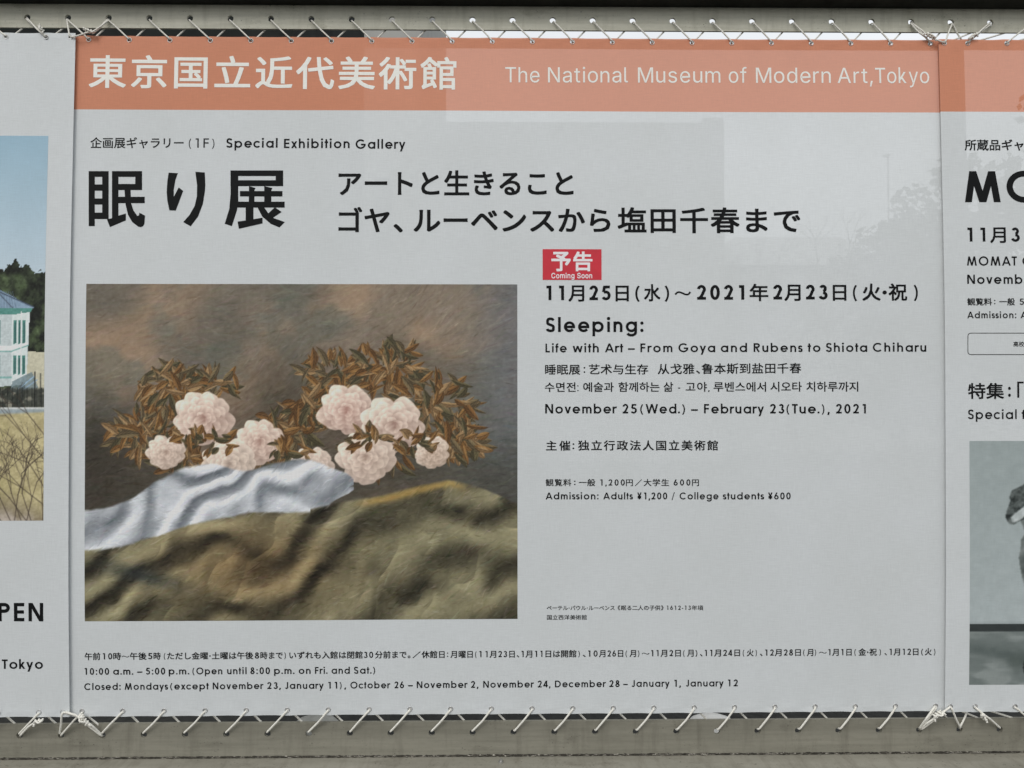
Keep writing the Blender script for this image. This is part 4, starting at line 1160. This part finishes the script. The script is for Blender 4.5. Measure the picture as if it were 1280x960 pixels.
# middle, top: first turn also ties to the second hole; last turn ties round the next eyelet
extra1 = [Q(136, 24, .022), Q(135.2, 25.5, .006), Q(126, 33, -.012), Q(116, 39.5, -.014), Q(108, 41, -.016), Q(98, 44.5, -.016), Q(89.3, 46.5, -.013), Q(88.8, 46.5, .002)]
extra1b = [Q(134, 23.5, .022), Q(133.2, 25.5, .006), Q(124, 35.5, -.010), Q(118, 40.5, -.012)]
extra2 = [Q(1139, 27, .022), Q(1141, 29.5, .005), Q(1152, 38, -.012), Q(1162, 46, -.014), Q(1170, 49.5, -.015), Q(1179, 53, -.013), Q(1180, 54, .002)]
extra2b = [Q(1138.4, 27.4, .022), Q(1139, 30, .004), Q(1148, 40, -.008), Q(1159, 48, -.010)]
lacing('lacing_rope', 'long grey-white rope zigzagging along the top edge of the middle banner', [pt + [(hole_top(22), RY_B, TOP_Z)], extra1, extra1b, extra2, extra2b], RT,
       [(Q(106, 37.5, -.014), Q(117, 40, -.013), RT), (Q(1158, 42.5, -.014), Q(1168, 47.5, -.014), RT)])
# left, top
hl = [hole_top(i) for i in (0, -1, -2, -3, -4, -5, -6)]
ptl = zig(hl[::-1], TOP_Z, et_l[::-1], 1, YS)
dbl = [Q(33, 21, .022), Q(35, 24, .004), Q(46, 36, -.014), Q(56.5, 46, -.013)]
lacing('lacing_rope', 'short rope lacing the top edge of the left banner', [ptl, dbl], RT, [(Q(49, 33.5, -.011), Q(53.5, 38, -.012), RT, {'turns': 2, 'wide': 1.5})])
# right, top: mirrored
hr = [hole_top(i) for i in (22, 23, 24, 25, 26, 27, 28)]
ptr = zig(hr, TOP_Z, et_r, 1, YS)
dbr = [Q(1239, 27, .022), Q(1236, 29.5, .004), Q(1224, 40, -.013), Q(1211, 52.5, -.013)]
lacing('lacing_rope', 'short rope slanting the other way along the top edge of the right banner', [ptr, dbr, [(hole_top(22), RY_B, TOP_Z), Q(1190.5, 29, .006), Q(1196, 41, .012), Q(1202, 50, .014)]], RT, [(Q(1213, 48, -.015), Q(1220, 42, -.015), RT, {'turns': 2, 'wide': 1.8})])
# middle, bottom
ptm = zig([hole_low(i) for i in range(21)], LOW_Z, eb_mid[1:], -1, 0.0)
ex0_ = [Q(76, 920, .022), Q(76.8, 918.5, .005), Q(93, 900, -.006), Q(102.5, 891, -.006), Q(103, 890, .008), Q(122, 905, .012), (hole_low(0), RY_B, LOW_Z)]
e1 = [Q(128, 920, .022), Q(126.5, 918, .005), Q(116, 908, -.012), Q(104, 899, -.016), Q(92, 893.5, -.016), Q(80, 890.5, -.013), Q(79, 890, .002)]
e2 = [Q(129, 920, .022), Q(126.5, 919.5, .003), Q(114, 910, -.010), Q(104, 902, -.014), Q(95, 894, -.017), Q(82, 890.0, -.016)]
e3 = [Q(1149, 912, .022), Q(1151, 910.5, .005), Q(1160, 903, -.012), Q(1170, 897, -.016), Q(1179, 890, -.016), Q(1187.5, 884, -.013), Q(1188, 883, .002)]
e4 = [Q(1148.5, 911.5, .022), Q(1150, 909.5, .004), Q(1158, 898, -.012), Q(1168, 884, -.008), Q(1169, 882, .003)]
e5 = [Q(1149.5, 912, .022), Q(1152.5, 911.2, .003), Q(1163, 903.5, -.010), Q(1172, 896, -.014)]
lacing('lacing_rope', 'long white rope zigzagging along the bottom edge of the middle banner', [ptm + [(hole_low(21), RY_B, LOW_Z)], ex0_, e1, e2, e3, e4, e5], RLO,
       [(Q(101, 896, -.016), Q(109, 905, -.015), RLO, {'turns': 3, 'tails': 2}), (Q(1168, 896, -.016), Q(1177, 890, -.016), RLO, {'turns': 3, 'tails': 2}), (Q(101.5, 893, -.012), Q(104, 898, -.014), RLO, {'turns': 2, 'tails': 0, 'wide': 1.4})])
hll = [hole_low(i) for i in (-1, -2, -3, -4, -5, -6, -7)]
ptll = zig(hll[::-1], LOW_Z, eb_l[::-1], -1, YS)
d1 = [Q(25, 920, .022), Q(26, 918.5, .003), Q(36, 908, -.010), Q(46, 901.5, -.013), Q(53, 900, -.014)]
lacing('lacing_rope', 'white rope lacing the bottom edge of the left banner to the lower beam', [ptll, d1], RLO, [(Q(44, 902, -.013), Q(53, 900, -.014), RLO, {'turns': 2, 'tails': 1, 'wide': 1.2})])
hrr = [hole_low(i) for i in (21, 22, 23, 24, 25, 26, 27)]
ptrr = zig(hrr, LOW_Z, eb_r, -1, YS)
d2 = [Q(1250, 910, .022), Q(1248.5, 908.5, .003), Q(1238, 899, -.010), Q(1228, 892, -.014), Q(1219.5, 884.5, -.012)]
d3 = [Q(1200, 911, .022), Q(1200.5, 908, .004), Q(1206, 897, .006), Q(1209, 889, .012)]
lacing('lacing_rope', 'white rope with a frayed end lacing the bottom edge of the right banner', [ptrr, d2, d3], RLO, [(Q(1226, 894, -.013), Q(1232, 899, -.012), RLO, {'turns': 2, 'tails': 3, 'wide': 1.3})])

# ------------------------------------------------------------------ what shows in the gaps and dimly through the cloth
M['dark_wall'] = plain('dark_netting', (0.02, 0.023, 0.022), 0.9, 0.1, var=0.3, scale=3)
M['pale_wall'] = plain('pale_render', (0.38, 0.38, 0.36), 0.8, 0.2, var=0.06, scale=2)
M['grey_wall'] = plain('grey_concrete', (0.28, 0.285, 0.28), 0.85, 0.2, var=0.08, scale=1.5)
M['roof'] = plain('pale_roof', (0.42, 0.43, 0.43), 0.7, 0.2, var=0.08, scale=3)
M['glass'] = plain('dark_glass', (0.05, 0.055, 0.06), 0.15, 0.5, var=0.1, scale=2)
M['pipe'] = plain('painted_pipe', (0.30, 0.31, 0.31), 0.5, 0.4, var=0.1, scale=5)
M['bark'] = plain('bark', (0.09, 0.075, 0.06), 0.9, 0.1, var=0.3, scale=12)
M['leaf'] = plain('dark_leaves', (0.055, 0.075, 0.045), 0.8, 0.15, var=0.4, scale=1.5)
M['plastic'] = plain('white_plastic', (0.78, 0.77, 0.73), 0.45, 0.4, var=0.06, scale=30)
M['stone'] = plain('grey_plastic', (0.33, 0.33, 0.30), 0.6, 0.3, var=0.15, scale=30)


def bpx(x0, x1, ytop, y, depth, ybase=None):
    """A block standing on the ground whose front spans the measured columns x0..x1 and reaches row ytop at distance y."""
    a, zt = P(x0, ytop, y); b, _ = P(x1, ytop, y)
    return a, b, y, y + depth, 0.0, zt + ZC


a, b, y0, y1, z0, z1 = bpx(-900, 369, -260, 4.0, 3.0)
r = thing('building', 'dark netted building wall behind the upper left of the banners', 'building', ((a + b) / 2, y0, 0))
g = Geo(); g.box(a - (a + b) / 2, b - (a + b) / 2, 0, y1 - y0, 0, z1); g.obj('wall', M['dark_wall'], r)
a, b, y0, y1, z0, z1 = bpx(330, 526, -200, 9.0, 5.0); cx = (a + b) / 2
r = thing('building', 'pale rendered building with drainpipes seen in the gap left of centre', 'building', (cx, y0, 0))
g = Geo(); g.box(a - cx, b - cx, 0, 5, 0, z1); g.obj('wall', M['pale_wall'], r)
for px in (425.5, 434):
    x_, _ = P(px, 40, y0); g = Geo(); g.tube([(x_ - cx, -.06, 0.05), (x_ - cx, -.06, z1 - .3)], .03, 8); g.obj('drainpipe', M['pipe'], r)
for px in (455, 490):
    xa, _ = P(px, 40, y0)
    for zz in (1.2, 3.6):
        g = Geo(); g.box(xa - cx - .25, xa - cx + .0, -.03, .02, zz, zz + 1.0); g.obj('window', M['glass'], r)
a, b, y0, y1, z0, z1 = bpx(528, 905, 152, 16.0, 7.0); cx = (a + b) / 2
r = thing('building', 'grey flat-roofed building dimly showing through the middle banner below its heading', 'building', (cx, y0, 0))
g = Geo(); g.box(a - cx - 2, b - cx, 0, 7, 0, z1); g.obj('wall', M['grey_wall'], r)
xa, zt = P(880, 147, y0); g = Geo(); g.box(xa - cx, b - cx - .01, .01, 2.5, z1 + .002, zt + ZC); g.obj('parapet', M['grey_wall'], r)
# low house with a pale hipped roof
a, b, y0, y1, z0, z1 = bpx(872, 1120, 331, 19.0, 5.0); cx = (a + b) / 2
r = thing('house', 'small house with a pale hipped roof dimly showing through the middle banner', 'house', (cx, y0, 0))
g = Geo(); g.box(a - cx + .2, b - cx - .2, .2, 4.8, 0, z1); g.obj('wall', M['grey_wall'], r)
zr = P(940, 292, 21)[1] + ZC; rxa, rxb = P(925, 292, 21)[0] - cx, P(1060, 292, 21)[0] - cx
g = Geo(); g.add([(a - cx, 0, z1 + .002), (b - cx, 0, z1 + .002), (b - cx, 5, z1 + .002), (a - cx, 5, z1 + .002), (rxa, 2.5, zr), (rxb, 2.5, zr)], [(0, 1, 5, 4), (1, 2, 5), (2, 3, 4, 5), (3, 0, 4), (3, 2, 1, 0)])
g.obj('roof', M['roof'], r)
# street lamp
x_, zt = P(1110, 195, 14.0)
r = thing('street_lamp', 'thin street lamp dimly showing through the right of the middle banner', 'street lamp', (x_, 14.0, 0))
g = Geo(); g.tube([(0, 0, 0), (0, 0, zt + ZC)], [.022, .016], 8); g.obj('pole', M['pipe'], r)
g = Geo(); g.box(-.09, .03, -.05, .05, zt + ZC - .01, zt + ZC + .03); g.obj('lamp_head', M['pipe'], r)


def bare_tree(px, ytop, y, spread, seed, label):
    x0, zt = P(px, ytop, y); H = zt + ZC; rg = random.Random(seed)
    r = thing('bare_tree', label, 'tree', (x0, y, 0), 'trees behind the hoarding'); g = Geo()
    t = Geo(); t.tube([(0, 0, 0), (.04, 0, H * .2), (0, .03, H * .42)], [.13, .11, .09], 8); t.obj('trunk', M['bark'], r)
    def br(p, d, l, w, n):
        q = p + d * l; m = p + d * (l * .5) + Vector((rg.gauss(0, .05), rg.gauss(0, .05), .03)) * l
        g.tube([p, m, q], [w, w * .8, w * .55], 4, False)
        if n:
            for _ in range(3):
                e = (d + Vector((rg.gauss(0, .5) * spread, rg.gauss(0, .5), rg.gauss(.12, .32)))).normalized(); br(q if rg.random() < .6 else m, e, l * rg.uniform(.6, .8), w * .55, n - 1)
    for k in range(5): br(Vector((0, .03, H * (.30 + .03 * k))), Vector((math.cos(k * 1.3) * .7 * spread, math.sin(k * 1.3) * .7, .75)).normalized(), H * .20, .05, 4)
    g.obj('branches', M['bark'], r)


bare_tree(985, 245, 13.0, 1.2, 3, 'bare branching tree dimly showing through the middle banner beside the last title letters')


def leafy_tree(px, ytop, y, rx, seed, label):
    x0, zt = P(px, ytop, y); H = zt + ZC; rg = np.random.default_rng(seed)
    r = thing('evergreen_tree', label, 'tree', (x0, y, 0), 'trees behind the hoarding')
    g = Geo(); g.tube([(0, 0, 0), (.05, 0, H * .4), (0, 0, H * .8)], [.16, .13, .05], 8)
    for k in range(6):
        a_ = k * 1.05; g.tube([(0, 0, H * (.35 + .06 * k)), (math.cos(a_) * rx * .6, math.sin(a_) * rx * .6, H * (.5 + .06 * k))], [.06, .02], 6)
    g.obj('trunk', M['bark'], r)
    V, Fq = [], []
    cl = [(rg.normal(0, .42) * rx, rg.normal(0, .42) * rx, H * rg.uniform(.22, .86), rx * rg.uniform(.28, .46)) for _ in range(34)] + [(0, 0, H * .93, rx * .28)]
    for cx_, cy_, cz_, cr in cl:
        cr *= 1.0
        for _ in range(170):
            d = rg.normal(size=3); d /= np.linalg.norm(d); c = np.array([cx_, cy_, cz_]) + d * cr * rg.uniform(.55, 1.0) * np.array([1, 1, .8])
            c[2] = min(c[2], H)
            a_ = rg.normal(size=3); a_ /= np.linalg.norm(a_); b_ = np.cross(a_, rg.normal(size=3)); b_ /= np.linalg.norm(b_); s = rg.uniform(.05, .11)
            k = len(V); V += [tuple(c + a_ * s), tuple(c + b_ * s * .6), tuple(c - a_ * s), tuple(c - b_ * s * .6)]; Fq.append((k, k + 1, k + 2, k + 3))
    mesh_obj('crown', V, Fq, M['leaf'], r)


leafy_tree(1120, 268, 12.5, 1.3, 5, 'low rounded evergreen tree dimly showing beside the right seam of the middle banner')
leafy_tree(1196, 186, 11.0, 1.5, 6, 'middle-sized dark evergreen tree dimly showing behind the right seam of the banners')
leafy_tree(1320, 92, 9.0, 1.7, 7, 'tall dark evergreen tree dimly showing through the right banner heading')
a, b, y0, y1, z0, z1 = bpx(895, 1900, 322, 22.0, .3); cx = (a + b) / 2
r = thing('boundary_wall', 'low grey boundary wall far behind the right half of the banners', 'wall', (cx, y0, 0))
g = Geo(); g.box(a - cx, b - cx, 0, .3, 0, z1); g.obj('panel', M['grey_wall'], r)
g = Geo(); g.box(a - cx - .02, b - cx + .02, -.04, .34, z1 + .001, z1 + .08); g.obj('coping', M['roof'], r)


def dome(px, pyt, y, rx, hgt, mat, name, label, cat, dots=False):
    x0, zt = P(px, pyt, y); base = max(0.0, zt + ZC - hgt)
    r_ = thing(name, label, cat, (x0, y, 0)); g = Geo(); n = 32
    prof = [(0.0, 1.0), (.35, .96), (.65, .80), (.88, .45), (1.0, 0.06), (1.0, 0.0)]
    v = [(rx * q * math.cos(2 * math.pi * i / n), rx * .7 * q * math.sin(2 * math.pi * i / n), zt + ZC - hgt + hgt * h) for q, h in prof[1:] for i in range(n)] + [(0, 0, zt + ZC)]
    f = [(k * n + i, (k + 1) * n + i, (k + 1) * n + (i + 1) % n, k * n + (i + 1) % n) for k in range(len(prof) - 2) for i in range(n)] + [(len(v) - 1, i, (i + 1) % n) for i in range(n)]
    # straight side down to the ground
    k = len(v); v += [(rx * .86 * math.cos(2 * math.pi * i / n), rx * .6 * math.sin(2 * math.pi * i / n), 0.0) for i in range(n)]
    b0 = (len(prof) - 2) * n
    f += [(b0 + i, k + i, k + (i + 1) % n, b0 + (i + 1) % n) for i in range(n)]
    g.add(v, f); g.obj('shell', mat, r_, True)
    if dots:
        for s in (-.55, .55):
            g = Geo(); g.tube([(s * rx, -rx * .52, zt + ZC - hgt * .52), (s * rx, -rx * .60, zt + ZC - hgt * .50)], .006, 8); g.obj('rivet', M['shade_rivet'], r_)


dome(889, 893.2, 0.75, .105, .075, M['plastic'], 'bucket', 'white upturned plastic bucket peeping above the lower beam right of centre', 'bucket', True)
dome(396, 894.6, 0.75, .095, .06, M['stone'], 'bucket', 'grey upturned bucket peeping above the lower beam left of centre', 'bucket')
